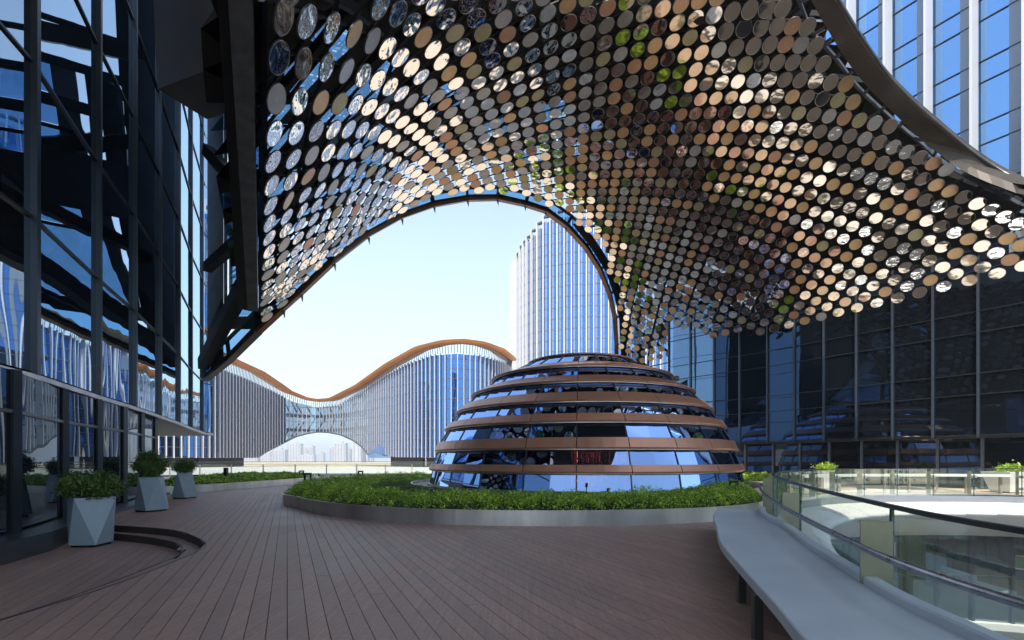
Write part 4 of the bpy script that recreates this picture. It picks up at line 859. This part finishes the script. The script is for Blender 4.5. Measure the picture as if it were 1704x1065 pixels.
# ---------------------------------------------------------------- planting beds
def leaves(name,P,size,m,parent,kind='stuff',flat=.0):
    n=len(P); a=rng.normal(size=(n,3)); a/=np.linalg.norm(a,axis=1)[:,None]
    b=rng.normal(size=(n,3)); b-= (b*a).sum(1)[:,None]*a; b/=np.linalg.norm(b,axis=1)[:,None]
    s=size*rng.uniform(.6,1.4,n)[:,None]
    V=np.stack([P-a*s,P+b*s*.45,P+a*s,P-b*s*.45],1).reshape(-1,3)
    c=V.mean(0); c[2]=V[:,2].min()
    me=bpy.data.meshes.new(name); me.vertices.add(4*n); me.vertices.foreach_set('co',(V-c).ravel()); me.loops.add(4*n); me.loops.foreach_set('vertex_index',np.arange(4*n,dtype=np.int32))
    me.polygons.add(n); me.polygons.foreach_set('loop_start',np.arange(0,4*n,4,dtype=np.int32)); me.polygons.foreach_set('loop_total',np.full(n,4,dtype=np.int32)); me.materials.append(m); me.update(calc_edges=True)
    o=bpy.data.objects.new(name,me); link(o,parent); o.location=Vector(c)-(wloc(parent) if parent else Vector((0,0,0)))
    if kind:o['kind']=kind
    return o
def fill_bed(poly,n,hfun,excl=None):
    A=np.array(poly); lo=A.min(0);hi=A.max(0); out=[]
    X=rng.uniform(lo[0],hi[0],n*3);Y=rng.uniform(lo[1],hi[1],n*3); k=inside_np(X,Y,poly)
    if excl: k&=((X-excl[0])**2+(Y-excl[1])**2>excl[2]**2)
    X=X[k][:n];Y=Y[k][:n]; return X,Y
def dist_edge(X,Y,poly):
    A=np.array(poly); return np.sqrt(((X[:,None]-A[None,:,0])**2+(Y[:,None]-A[None,:,1])**2).min(1))
def lump(X,Y,s,ph=0): return .5+.25*np.sin(X*s+ph+1.3*np.sin(Y*s*.7))+.25*np.sin(Y*s*1.3+ph+1.7*np.sin(X*s*.6+2))
def make_bed(name,label,poly,h,loc,nleaf,leafsize,excl=None,wallh=.38,mid_low=False,ccw=1):
    T=thing(name,label,'planter',loc)
    mb=MB(); mb.sweep(poly,[(0,-.04),(0,wallh),(-.05*1,wallh),(-.05*1,-.04)][::1] if ccw<0 else [(0,-.04),(0,wallh),(.05,wallh),(.05,-.04)],closed=True); mb.obj('metal_edging',M['stainless'],T)
    if excl:
        hole=[(excl[0]+(excl[2]-.1)*math.cos(t),excl[1]+(excl[2]-.1)*math.sin(t)) for t in np.linspace(0,2*math.pi,64,endpoint=False)]
    s=sheet('soil_bed',offset(poly,.03,True),[],wallh-.1,M['soil'],kind=None,parent=None); s.parent=T; s.location=s.location-T.location
    X,Y=fill_bed(poly,nleaf,None,excl); de=dist_edge(X,Y,poly)
    l=lump(X,Y,2.6)*.30+lump(X,Y,7.5,1)*.35+lump(X,Y,17,2)*.25+.35
    gap=np.clip((de-.22)/.25,0,1); k=gap>0; X,Y,l,gap,de=X[k],Y[k],l[k],gap[k],de[k]
    if excl: h=h*np.clip(1-(de-1.0)/3.0,.22,1)
    if mid_low:
        inner_=((de>2.6)&(X<2)) 
        hh=np.where(inner_,.13,h)*l*(gap**.5)
    else: inner_=np.zeros(len(X),bool); hh=h*l*(gap**.5)
    Z=wallh-.08+hh*rng.uniform(.25,1,len(X))**.6
    P=np.stack([X,Y,Z],1)
    leaves('hedge_foliage',P[~inner_],leafsize,M['hedge'],T)
    if inner_.any(): leaves('low_grass',P[inner_],leafsize*1.1,M['grass'],T)
    # pebble margin
    n=2600 if not excl else 5200
    k=rng.integers(0,len(poly),n); A=np.array(poly); B=np.roll(A,-1,0); t=rng.random(n)[:,None]; pt=A[k]*(1-t)+B[k]*t
    N2=np.array(normals2(poly,True))[k]; pt=pt+N2*rng.uniform(.07,.32,n)[:,None]
    o8=np.array([(1,0,0),(-1,0,0),(0,1,0),(0,-1,0),(0,0,1),(0,0,-1)],float); f8=[(0,2,4),(2,1,4),(1,3,4),(3,0,4),(2,0,5),(1,2,5),(3,1,5),(0,3,5)]
    sc=rng.uniform(.015,.032,(n,1,1))*np.array([1,1.2,.7]); V=(o8[None]*sc+np.c_[pt,np.full(n,wallh-.06)+rng.uniform(0,.03,n)][:,None,:]).reshape(-1,3)
    Fc=[(a+6*i,b+6*i,c+6*i) for i in range(n) for a,b,c in f8]
    obj('pebble_margin',V,Fc,M['pebble'],T,kind='stuff')
    return T
make_bed('planted_bed','large round bed of green hedging in a curved steel edge around the dome',bed,.56,(0,20,0),230000,.029,excl=(3.8,27,9.3),mid_low=True)
make_bed('planted_bed','narrow hedge bed with steel edge on the left beyond the three pots',bed2,.42,(-17,28,0),45000,.055)
make_bed('planted_bed','small hedge bed right of the dome beside the glass balustrade',bed3,.5,(15.5,29.5,0),22000,.06)
bed4=resample(catmull([(-3.0,39.6),(0,38.9),(3.2,39.0),(4.2,40.0),(3.0,41.3),(-.5,41.6),(-3.0,41.0)],True,8),.6,True)
make_bed('planted_bed','sunlit hedge bed behind the dome, seen mirrored in the canopy discs',bed4,.42,(0,41,0),24000,.06)
# bollard lamps
def ulamp(px,base_y,top_y,d,label,z0=.34,w=.32):
    b=P3(px,base_y,d); T=thing('bollard_lamp',label,'garden lamp',(b.x,d,z0),'black lamps in the planted beds'); hgt=(base_y-top_y)/F*d+.08
    q=MB(); q.box(b.x-w/2,b.x-w/2+.07,d-.04,d+.04,z0,z0+hgt); q.obj('upright',M['black'],T)
    q=MB(); q.box(b.x+w/2-.07,b.x+w/2,d-.04,d+.04,z0,z0+hgt); q.obj('upright',M['black'],T)
    q=MB(); q.box(b.x-w/2,b.x+w/2,d-.05,d+.05,z0+hgt+.001,z0+hgt+.09); q.obj('lamp_head',M['black'],T)
ulamp(512,810,791,21.5,'black frame lamp at the left tip of the round bed'); ulamp(1221,826,804,15.5,'black frame lamp at the right end of the round bed',w=.26)
ulamp(600,792,781,30,'black frame lamp on the far edge of the round bed'); ulamp(502,786,778,34,'black frame lamp at the far end of the left hedge bed')
q=MB(); b=P3(376,797,27.5); q.box(b.x-.09,b.x+.09,27.4,27.6,.3,1.15); tag(q.obj('bollard_lamp',M['black']),'solid black post lamp rising from the left hedge bed','garden lamp','black lamps in the planted beds')
for px,py,d,lb in ((718,834,13.6,'near the front left of the round bed'),(523,818,17.5,'near the left tip of the round bed'),(1012,834,13.5,'at the front edge of the round bed below the dome'),(976,822,16.5,'close to the foot of the dome')):
    b=P3(px,py,d); q=MB(); q.tube([(b.x,d,.34),(b.x,d,.68)],.018,8); q.tube([(b.x,d,.68),(b.x,d-.03,.80)],.045,10); tag(q.obj('spike_spotlight',M['black']),'small black spike spotlight '+lb,'spotlight','spike spotlights in the planted beds')
# ---------------------------------------------------------------- pots and shrubs
def pot(loc,rt,rb,h,rot,label,twist=math.pi/4):
    T=thing('faceted_planter_pot',label,'planter',loc,'blue grey faceted pots')
    V=[];n=4
    for k in range(n): t=rot+2*math.pi*k/n; V.append((loc[0]+rb*math.cos(t),loc[1]+rb*math.sin(t),loc[2]+.05))
    for k in range(n): t=rot+twist+2*math.pi*k/n; V.append((loc[0]+rt*math.cos(t),loc[1]+rt*math.sin(t),loc[2]+h))
    Fc=[]
    for k in range(n):
        Fc.append((k,(k+1)%n,n+k)); Fc.append(((k+1)%n,n+(k+1)%n,n+k))
    Fc+=[(3,2,1,0)]
    m2=len(V)
    for k in range(n): t=rot+twist+2*math.pi*k/n; V.append((loc[0]+(rt-.06)*math.cos(t),loc[1]+(rt-.06)*math.sin(t),loc[2]+h))
    for k in range(n): t=rot+twist+2*math.pi*k/n; V.append((loc[0]+(rt-.06)*math.cos(t),loc[1]+(rt-.06)*math.sin(t),loc[2]+h-.1))
    for k in range(n):
        Fc.append((n+k,n+(k+1)%n,m2+(k+1)%n,m2+k)); Fc.append((m2+k,m2+(k+1)%n,m2+n+(k+1)%n,m2+n+k))
    obj('pot_body',V,Fc,M['pot'],T)
    V=[(loc[0]+(rt-.06)*math.cos(rot+twist+2*math.pi*k/n),loc[1]+(rt-.06)*math.sin(rot+twist+2*math.pi*k/n),loc[2]+h-.06) for k in range(n)]
    obj('soil',V,[(0,1,2,3)],M['soil'],T)
    q=MB(); q.box(loc[0]-rb*.62,loc[0]+rb*.62,loc[1]-rb*.62,loc[1]+rb*.62,loc[2],loc[2]+.05); q.obj('foot',M['black'],T)
def shrub(loc,rx,rz,cz,n,label,trunk=True,size=.045):
    T=thing('potted_shrub',label,'shrub',loc)
    q=MB()
    for k in range(9):
        t=random.uniform(0,6.28);e=random.uniform(.25,.8); a=Vector(loc)+Vector((random.uniform(-.04,.04),random.uniform(-.04,.04),0)); b=Vector(loc)+Vector((math.cos(t)*rx*.35*e,math.sin(t)*rx*.35*e,cz*.6)); c=Vector(loc)+Vector((math.cos(t)*rx*.8*e,math.sin(t)*rx*.8*e,cz+rz*.3))
        q.tube([a,b,c],.02,6,r2=.006)
    q.obj('branches',M['bark'],T)
    cl=[]
    for k in range(60):
        v=rng.normal(size=3); v/=np.linalg.norm(v); r=rng.uniform(.55,1.0); cl.append((v*[rx*r,rx*r,rz*r],rng.uniform(.05,.11)))
    P=[]
    for c,s in cl:
        m_=n//60; P.append(np.array(loc)+[0,0,cz]+c+rng.normal(size=(m_,3))*s*.9)
    P=np.concatenate(P); P=P[P[:,2]>loc[2]+.02]
    leaves('crown',P,size*.7,M['shrub'],T,kind=None)
pot((-9.32,10.72,-.30),.50,.385,1.08,math.radians(52),'nearest faceted pot, wide at the top, standing on the sunken deck')
shrub((-9.32,10.72,.72),.54,.24,.30,19000,'wide low dark shrub in the nearest faceted pot')
pot((-11.25,15.1,0),.36,.46,1.06,math.radians(20),'middle faceted pot, narrow at the top, beside the shopfront glass')
shrub((-11.25,15.1,1.0),.36,.30,.44,14000,'round topiary shrub in the middle faceted pot')
pot((-13.6,20.1,0),.36,.46,1.08,math.radians(35),'farthest faceted pot, at the end of the shopfront')
shrub((-13.6,20.1,1.02),.36,.24,.28,5000,'small flat topped shrub in the farthest faceted pot')
# ---------------------------------------------------------------- bench
BF=catmull([(4.62,10.9),(3.95,9.5),(3.4,8.05),(2.82,6.56),(2.46,5.33),(2.03,3.75),(1.8,2.95),(1.58,1.8),(1.4,.4),(1.3,-1.5)],False,8)
BB=catmull([(5.42,10.6),(4.85,9.4),(4.4,7.9),(3.75,6.2),(3.4,5.15),(2.98,3.85),(2.80,2.95),(2.66,1.8),(2.6,.4),(2.6,-1.5)],False,8)
BE=thing('curved_bench','long pale grey curved bench with raised back lip along the balustrade','bench',(3,5,0))
V=[];Fc=[];n=len(BF)
for (a,b) in zip(BF,BB):
    V+=[(*a,.40),(*a,.49),(a[0]+.012,a[1]+.004,.50),(b[0],b[1],.50),(b[0],b[1],.40)]
for i in range(n-1):
    for k in range(5): Fc.append((i*5+k,i*5+(k+1)%5,(i+1)*5+(k+1)%5,(i+1)*5+k))
Fc+=[(4,3,2,1,0),tuple(range((n-1)*5,n*5))]
obj('seat',V,Fc,M['bench'],BE)
mb=MB(); mb.sweep(BB,[(.001,.42),(.0,.555),(.015,.57),(.10,.57),(.115,.555),(.115,.42)]); mb.obj('back_lip',M['bench'],BE)
for (x,y) in [(2.50,5.42),(2.12,4.32),(1.82,3.2),(4.6,9.3),(3.6,7.3),(1.75,1.9)]:
    q=MB(); q.box(x+.03,x+.11,y-.03,y+.03,0,.398); q.obj('leg',M['benchleg'],BE)
mb=MB(); mb.sweep(offset(BB,-.35),[(0,.0),(0,.398),(.04,.398),(.04,.0)]); mb.obj('rear_panel',M['pot'],BE)
# ---------------------------------------------------------------- well balustrade, rim and lower court
BA=thing('round_glass_balustrade','frameless glass balustrade with steel handrail around the round opening on the right','balustrade',(18,8,0))
pn=well; NW=len(pn)
near=[k for k in range(NW) if pn[k][0]<8.6 and -3<pn[k][1]<15.2]
# coarser joints on the near side
def seg_panes(path):
    for a,b in zip(path,path[1:]):
        d=nrm((b[0]-a[0],b[1]-a[1],0)); A=Vector((*a,0))+d*.008;B=Vector((*b,0))-d*.008; n=Vector((-d.y,d.x,0))*.009
        V=[A-n,B-n,B+n,A+n]; q=MB(); q.hexa([v+Vector((0,0,-.12)) for v in V],[v+Vector((0,0,1.17)) for v in V]); q.obj('glass_panel',M['gl_rail'],BA)
wd=resample(catmull(WELL,True,12),.3,True); cent=(15,8)
# joints measured along the near side, regular beyond
start=min(range(len(wd)),key=lambda k:math.hypot(wd[k][0]-3.42,wd[k][1]-4.45))
ringp=wd[start:]+wd[:start]
if ringp[10][1]<ringp[0][1]: ringp=[ringp[0]]+ringp[1:][::-1]
Lr=[0.]
for k in range(1,len(ringp)): Lr.append(Lr[-1]+math.hypot(ringp[k][0]-ringp[k-1][0],ringp[k][1]-ringp[k-1][1]))
def near_k(x,y): return min(range(len(ringp)),key=lambda k:math.hypot(ringp[k][0]-x,ringp[k][1]-y))
joints=[0,near_k(4.8,8.1),near_k(7.6,14.0)]
last=near_k(2.97,.6)
k=joints[-1]
while k<last-4:
    k2=k
    while k2<last and Lr[k2]-Lr[k]<1.62: k2+=1
    k=k2
    if k<last-3: joints.append(k)
joints.append(last)
for ja,jb in zip(joints,joints[1:]+[len(ringp)]):
    path=ringp[ja:jb+1] if jb<len(ringp) else ringp[ja:]+[ringp[0]]
    q=MB(); q.sweep(path,[(-.009,-.12),(-.009,1.17),(.009,1.17),(.009,-.12)]); q.obj('glass_panel',M['gl_rail'],BA)
    a=path[0]; b=path[1]; d=nrm((b[0]-a[0],b[1]-a[1],0)); out=Vector((-d.y,d.x,0)); 
    if out.dot(Vector((a[0]-cent[0],a[1]-cent[1],0)))<0: out=-out
    A=Vector((*a,0))-d*.10
    c=A+out*.15
    q=MB(); q.hexa([c+out*x+d*y+Vector((0,0,-.02)) for x,y in ((-.12,-.012),(.12,-.012),(.12,.012),(-.12,.012))],[c+out*x+d*y+Vector((0,0,1.06)) for x,y in ((-.12,-.012),(.12,-.012),(.12,.012),(-.12,.012))]); PPL=q.obj('post_plate',M['olive'],BA)
    for z in (.80,.25):
        q=MB(); q.bar(A+out*.10+Vector((0,0,z)),A+d*.16-out*.0+Vector((0,0,z)),.03,.12); q.bar(A+d*.16+out*.02+Vector((0,0,z)),A+d*.16-out*.035+Vector((0,0,z)),.07,.12,up=(0,0,1)); q.obj('glass_clamp',M['stainless'],PPL)
    q=MB(); q.bar((a[0],a[1],-.1),(a[0],a[1],1.165),.028,.022); q.obj('joint_edge',M.setdefault('jedge',mat('green_glass_edge',(.03,.07,.06),.2)),BA)
mb=MB(); mb.sweep(ringp,[(-.028,1.165),(-.028,1.20),(.028,1.20),(.028,1.165)],closed=True); mb.obj('top_rail',M['cap'],BA)
tubep=[p for p in ringp if p[1]<15.5 and p[0]<9.6]
sgn=-1
full=wd
near_path=sorted([p for p in wd if p[0]<8.6 and -3<p[1]<14.6],key=lambda p:p[1])
hp=offset(near_path,.31); hp=[(p[0],p[1]) for p in hp]
if hp[len(hp)//2][0]>near_path[len(hp)//2][0]: hp=offset(near_path,-.31)
mb=MB(); mb.tube([(x,y,.85) for x,y in hp]+[(hp[-1][0]+.05,hp[-1][1]+.25,.85),(hp[-1][0]+.25,hp[-1][1]+.35,.85)],.030,12); mb.obj('handrail_tube',M['tube'],BA,smooth=True)
# sill, white lip and storefront below
WL=thing('round_court_wall','white curved lip and glazed shopfront lining the round opening below the deck','court wall',(20,8,-6.3))
cw=resample(ringp,1.6,True) if False else [ringp[k] for k in range(0,len(ringp),5)]
area=sum(cw[i][0]*cw[(i+1)%len(cw)][1]-cw[(i+1)%len(cw)][0]*cw[i][1] for i in range(len(cw)))
sg=1 if area>0 else -1   # +offset = left of path = inside when ccw
mb=MB(); mb.sweep(ringp[::2],[(-.35*sg,-.10),(.06*sg,-.10),(.06*sg,-.38),(-.35*sg,-.38)],closed=True); mb.obj('sill_band',M['sill'],WL)
mb=MB(); mb.sweep(ringp[::2],[(-.40*sg,-.03),(-.06*sg,-.03),(-.06*sg,-.095),(-.40*sg,-.095)],closed=True); mb.obj('deck_edge_curb',M['sill'],WL)
prof=[(.0,-.38),(.55,-.46),(1.1,-.58),(1.38,-.70),(1.42,-.82),(1.25,-.98),(.75,-1.35),(.1,-1.95),(-.1,-1.95)]
Nc=len(cw);nrmw=normals2(cw,True)
for i in range(Nc):
    j=(i+1)%Nc; V=[];Fc=[]
    # joints lean: lower part shifted along the ring
    for (x,y),(nx,ny) in ((cw[i],nrmw[i]),(cw[j],nrmw[j])):
        for k,(o,z) in enumerate(prof): V.append((x+nx*o*sg,y+ny*o*sg,z))
    K=len(prof)
    g=.006; A=np.array(V[:K]);B=np.array(V[K:]); D=(B-A)/np.linalg.norm(B-A,axis=1)[:,None]
    sh_=np.interp(np.arange(K),[0,4,K-1],[0,0,-.9])[:,None]
    A2=A+D*(g+sh_);B2=B-D*(g-sh_)
    V=np.r_[A2,B2]; Fc=[(k,K+k,K+k+1,k+1) if sg<0 else (k,k+1,K+k+1,K+k) for k in range(K-1)]
    obj('lip_panel',V,Fc,M['white'],WL,smooth=True)
mb=MB(); mb.sweep(cw,[(-.02*sg,-.40),(.5*sg,-.52),(1.2*sg,-.80),(.6*sg,-1.3),(-.1*sg,-1.9)],closed=True); mb.obj('lip_backing',M['dark'],WL)
lo=[(x-nx*.15*sg,y-ny*.15*sg) for (x,y),(nx,ny) in zip(cw,nrmw)]
for i in range(0,Nc):
    a=lo[i];b=lo[(i+1)%Nc]
    for z0,z1 in ((-6.0,-3.9),(-3.84,-1.95)): 
        obj('court_glass_pane',[(*a,z0),(*b,z0),(*b,z1),(*a,z1)],[(0,1,2,3)],M['gl_low2'],WL)
    q=MB(); q.bar((*a,-6.3),(*a,-1.95),.14,.22); q.obj('court_mullion',M['mull'],WL)
mb=MB(); mb.sweep(lo,[(0,-3.9),(0,-3.84),(.08*sg,-3.84),(.08*sg,-3.9)],closed=True); mb.obj('court_transom',M['mull'],WL)
mb=MB(); mb.sweep(lo,[(-.1*sg,-6.3),(-.1*sg,-6.0),(.35*sg,-6.0),(.35*sg,-6.3)],closed=True); mb.obj('court_kerb',M['white'],WL)
mb=MB(); mb.sweep(offset(lo,-2.5*sg,True),[(0,-6.3),(0,-.1)],closed=True); mb.obj('court_inner_wall',M['interior'],WL)
# ---------------------------------------------------------------- far opening: rails and rim
FR=thing('far_glass_balustrade','long glass railing with pale posts across the middle distance behind the hedges','railing',(-20,47,0))
nearrim=[p for p in well2 if p[1]<70 and p[0]>-62]; nearrim.sort(key=lambda p:p[0])
for a,b in zip(nearrim,nearrim[1:]):
    m_=((a[0]+b[0])/2,(a[1]+b[1])/2)
    q=MB(); q.bar((*a,.55),(*b,.55),.02,1.2); q.obj('glass_panel',M['gl_rail'],FR)
    q=MB(); q.box(a[0]-.04,a[0]+.04,a[1]-.04,a[1]+.04,-.05,1.12); q.obj('post',M['stainless'],FR)
mb=MB(); mb.sweep(nearrim,[(-.03,1.16),(-.03,1.2),(.03,1.2),(.03,1.16)]); mb.obj('top_rail',M['mullb'],FR)
FW=thing('far_court_wall','pale band and grey glazed wall with slanted columns across the far round opening','court wall',(-30,92,0))
farrim=[p for p in well2 if p[1]>66]; farrim.sort(key=lambda p:p[0])
mb=MB(); mb.sweep(farrim,[(.4,-1.0),(-1.2,-1.0),(-1.2,.12),(.4,.12)]); mb.obj('white_band',M['white'],FW)
mb=MB(); mb.sweep(farrim,[(.2,-6.3),(.25,-6.3),(.25,-1.0),(.2,-1.0)]); mb.obj('glazed_wall',M['gl_low2'],FW)
for k in range(2,len(farrim)-2,2):
    a=farrim[k];b=farrim[k+1]
    for p,q_ in ((a,b),(b,a)):
        q=MB(); q.bar((p[0],p[1]-.6,-6),(p[0]*.5+q_[0]*.5,(p[1]+q_[1])/2-.6,-1),.35); q.obj('slanted_column',M['whitefin'],FW)
for k,(a,b) in enumerate(zip(farrim,farrim[1:])):
    q=MB(); q.bar((*a,.65),(*b,.65),.03,1.05); q.obj('glass_panel',M['gl_rail'],FW)
mb=MB(); mb.sweep(farrim,[(-.03,1.16),(-.03,1.24),(.05,1.24),(.05,1.16)]); mb.obj('top_rail',M['mullb'],FW)
# low planter tables on the sunlit side of the opening
def tub(x,y,label,k=1.):
    T=thing('white_planter_tub',label,'planter',(x,y,0))
    q=MB(); q.hexa([(x-.5*k,y-.5*k,0),(x+.5*k,y-.5*k,0),(x+.5*k,y+.5*k,0),(x-.5*k,y+.5*k,0)],[(x-.75*k,y-.75*k,1.0),(x+.75*k,y-.75*k,1.0),(x+.75*k,y+.75*k,1.0),(x-.75*k,y+.75*k,1.0)]); q.obj('tub_body',M['white'],T)
    shr=rng.normal(size=(2500,3))*[.20,.20,.11]+[x,y,1.12]; leaves('tub_foliage',shr[shr[:,2]>1.0],.06,M['hedge'],T,kind=None)
tub(24.9,24.2,'white flared planter tub with a bushy plant beyond the far balustrade'); tub(17.5,27.0,'white flared tub with small green plant behind the round balustrade',.42)
BC=[(x,y) for x,y in offset([p for p in ringp if p[1]>20.5 and 13.5<p[0]<23.5],1.0)]
if BC and BC[len(BC)//2][1]<22.8: BC=offset([p for p in ringp if p[1]>20.5 and 13.5<p[0]<23.5],-1.0)
CB=thing('white_curved_counter','long white curved counter on posts beyond the far balustrade','bench',(19,25.5,0))
mb=MB(); mb.sweep(BC,[(-.25,.78),(-.25,.90),(.25,.90),(.25,.78)]); mb.obj('counter_top',M['white'],CB)
for k in range(1,len(BC),4):
    q=MB(); q.box(BC[k][0]-.05,BC[k][0]+.05,BC[k][1]-.05,BC[k][1]+.05,-.05,.78); q.obj('leg',M.setdefault('ochre',mat('beige_post_paint',(.30,.24,.17),.5)),CB)

# ---------------------------------------------------------------- lower court: lawn, kerbs and trees mirrored in the shopfront
def ell(cx,cy,a,b,n=48,t0=0,t1=2*math.pi): return [(cx+a*math.cos(t),cy+b*math.sin(t)) for t in np.linspace(t0,t1,n,endpoint=(t1-t0)<6.2)]
M['lawn']=mat('lawn',(.07,.12,.03),.9,var=.3,vs=3)
for cx_,cy_,a_,b_ in ((10,8,4.2,3.4),(20,2,5.2,3.6)):
    sheet('lawn',ell(cx_,cy_,a_,b_),[],-6.22,M['lawn'])
    mb=MB(); mb.sweep(ell(cx_,cy_,a_,b_),[(0,-6.3),(0,-6.12),(.3,-6.12),(.3,-6.3)],closed=True); o=mb.obj('lawn_kerb',M['white'],None); o['kind']='structure'
mb=MB(); mb.sweep(ell(16,9,11.5,9.5,40,.5,3.6),[(0,-6.3),(0,-6.15),(.35,-6.15),(.35,-6.3)]); o=mb.obj('road_kerb',M['white'],None); o['kind']='structure'
def tree(x,y,h,label):
    T=thing('court_tree',label,'tree',(x,y,-6.22),'trees in the lower court')
    q=MB(); q.tube([(x,y,-6.25),(x+.05,y,-6.22+h*.4)],.11,8,r2=.08); q.obj('trunk',M['bark'],T)
    q=MB();P=[]
    for k in range(16):
        t=random.uniform(0,6.28); b=Vector((x+.05,y,-6.22+h*random.uniform(.3,.42))); e=b+Vector((math.cos(t)*h*.3,math.sin(t)*h*.3,h*random.uniform(.25,.55))); m_=b.lerp(e,.5)+Vector((0,0,.15))
        q.tube([b,m_,e],.035,5,r2=.01)
        for j in range(3):
            f=m_.lerp(e,random.random()); g=f+Vector((random.uniform(-.4,.4),random.uniform(-.4,.4),random.uniform(.1,.5))); q.tube([f,g],.012,4,r2=.005); P.append(rng.normal(size=(160,3))*.22+np.array(g))
    q.obj('branches',M['bark'],T); leaves('crown',np.concatenate(P),.05,M['shrub'],T,kind=None)
tree(10.2,8.4,4.0,'small tree on the nearer lawn of the lower court'); tree(18.5,3.4,3.8,'small tree at the left of the farther lawn in the lower court'); tree(22.4,1.6,4.0,'small tree at the right of the farther lawn in the lower court')
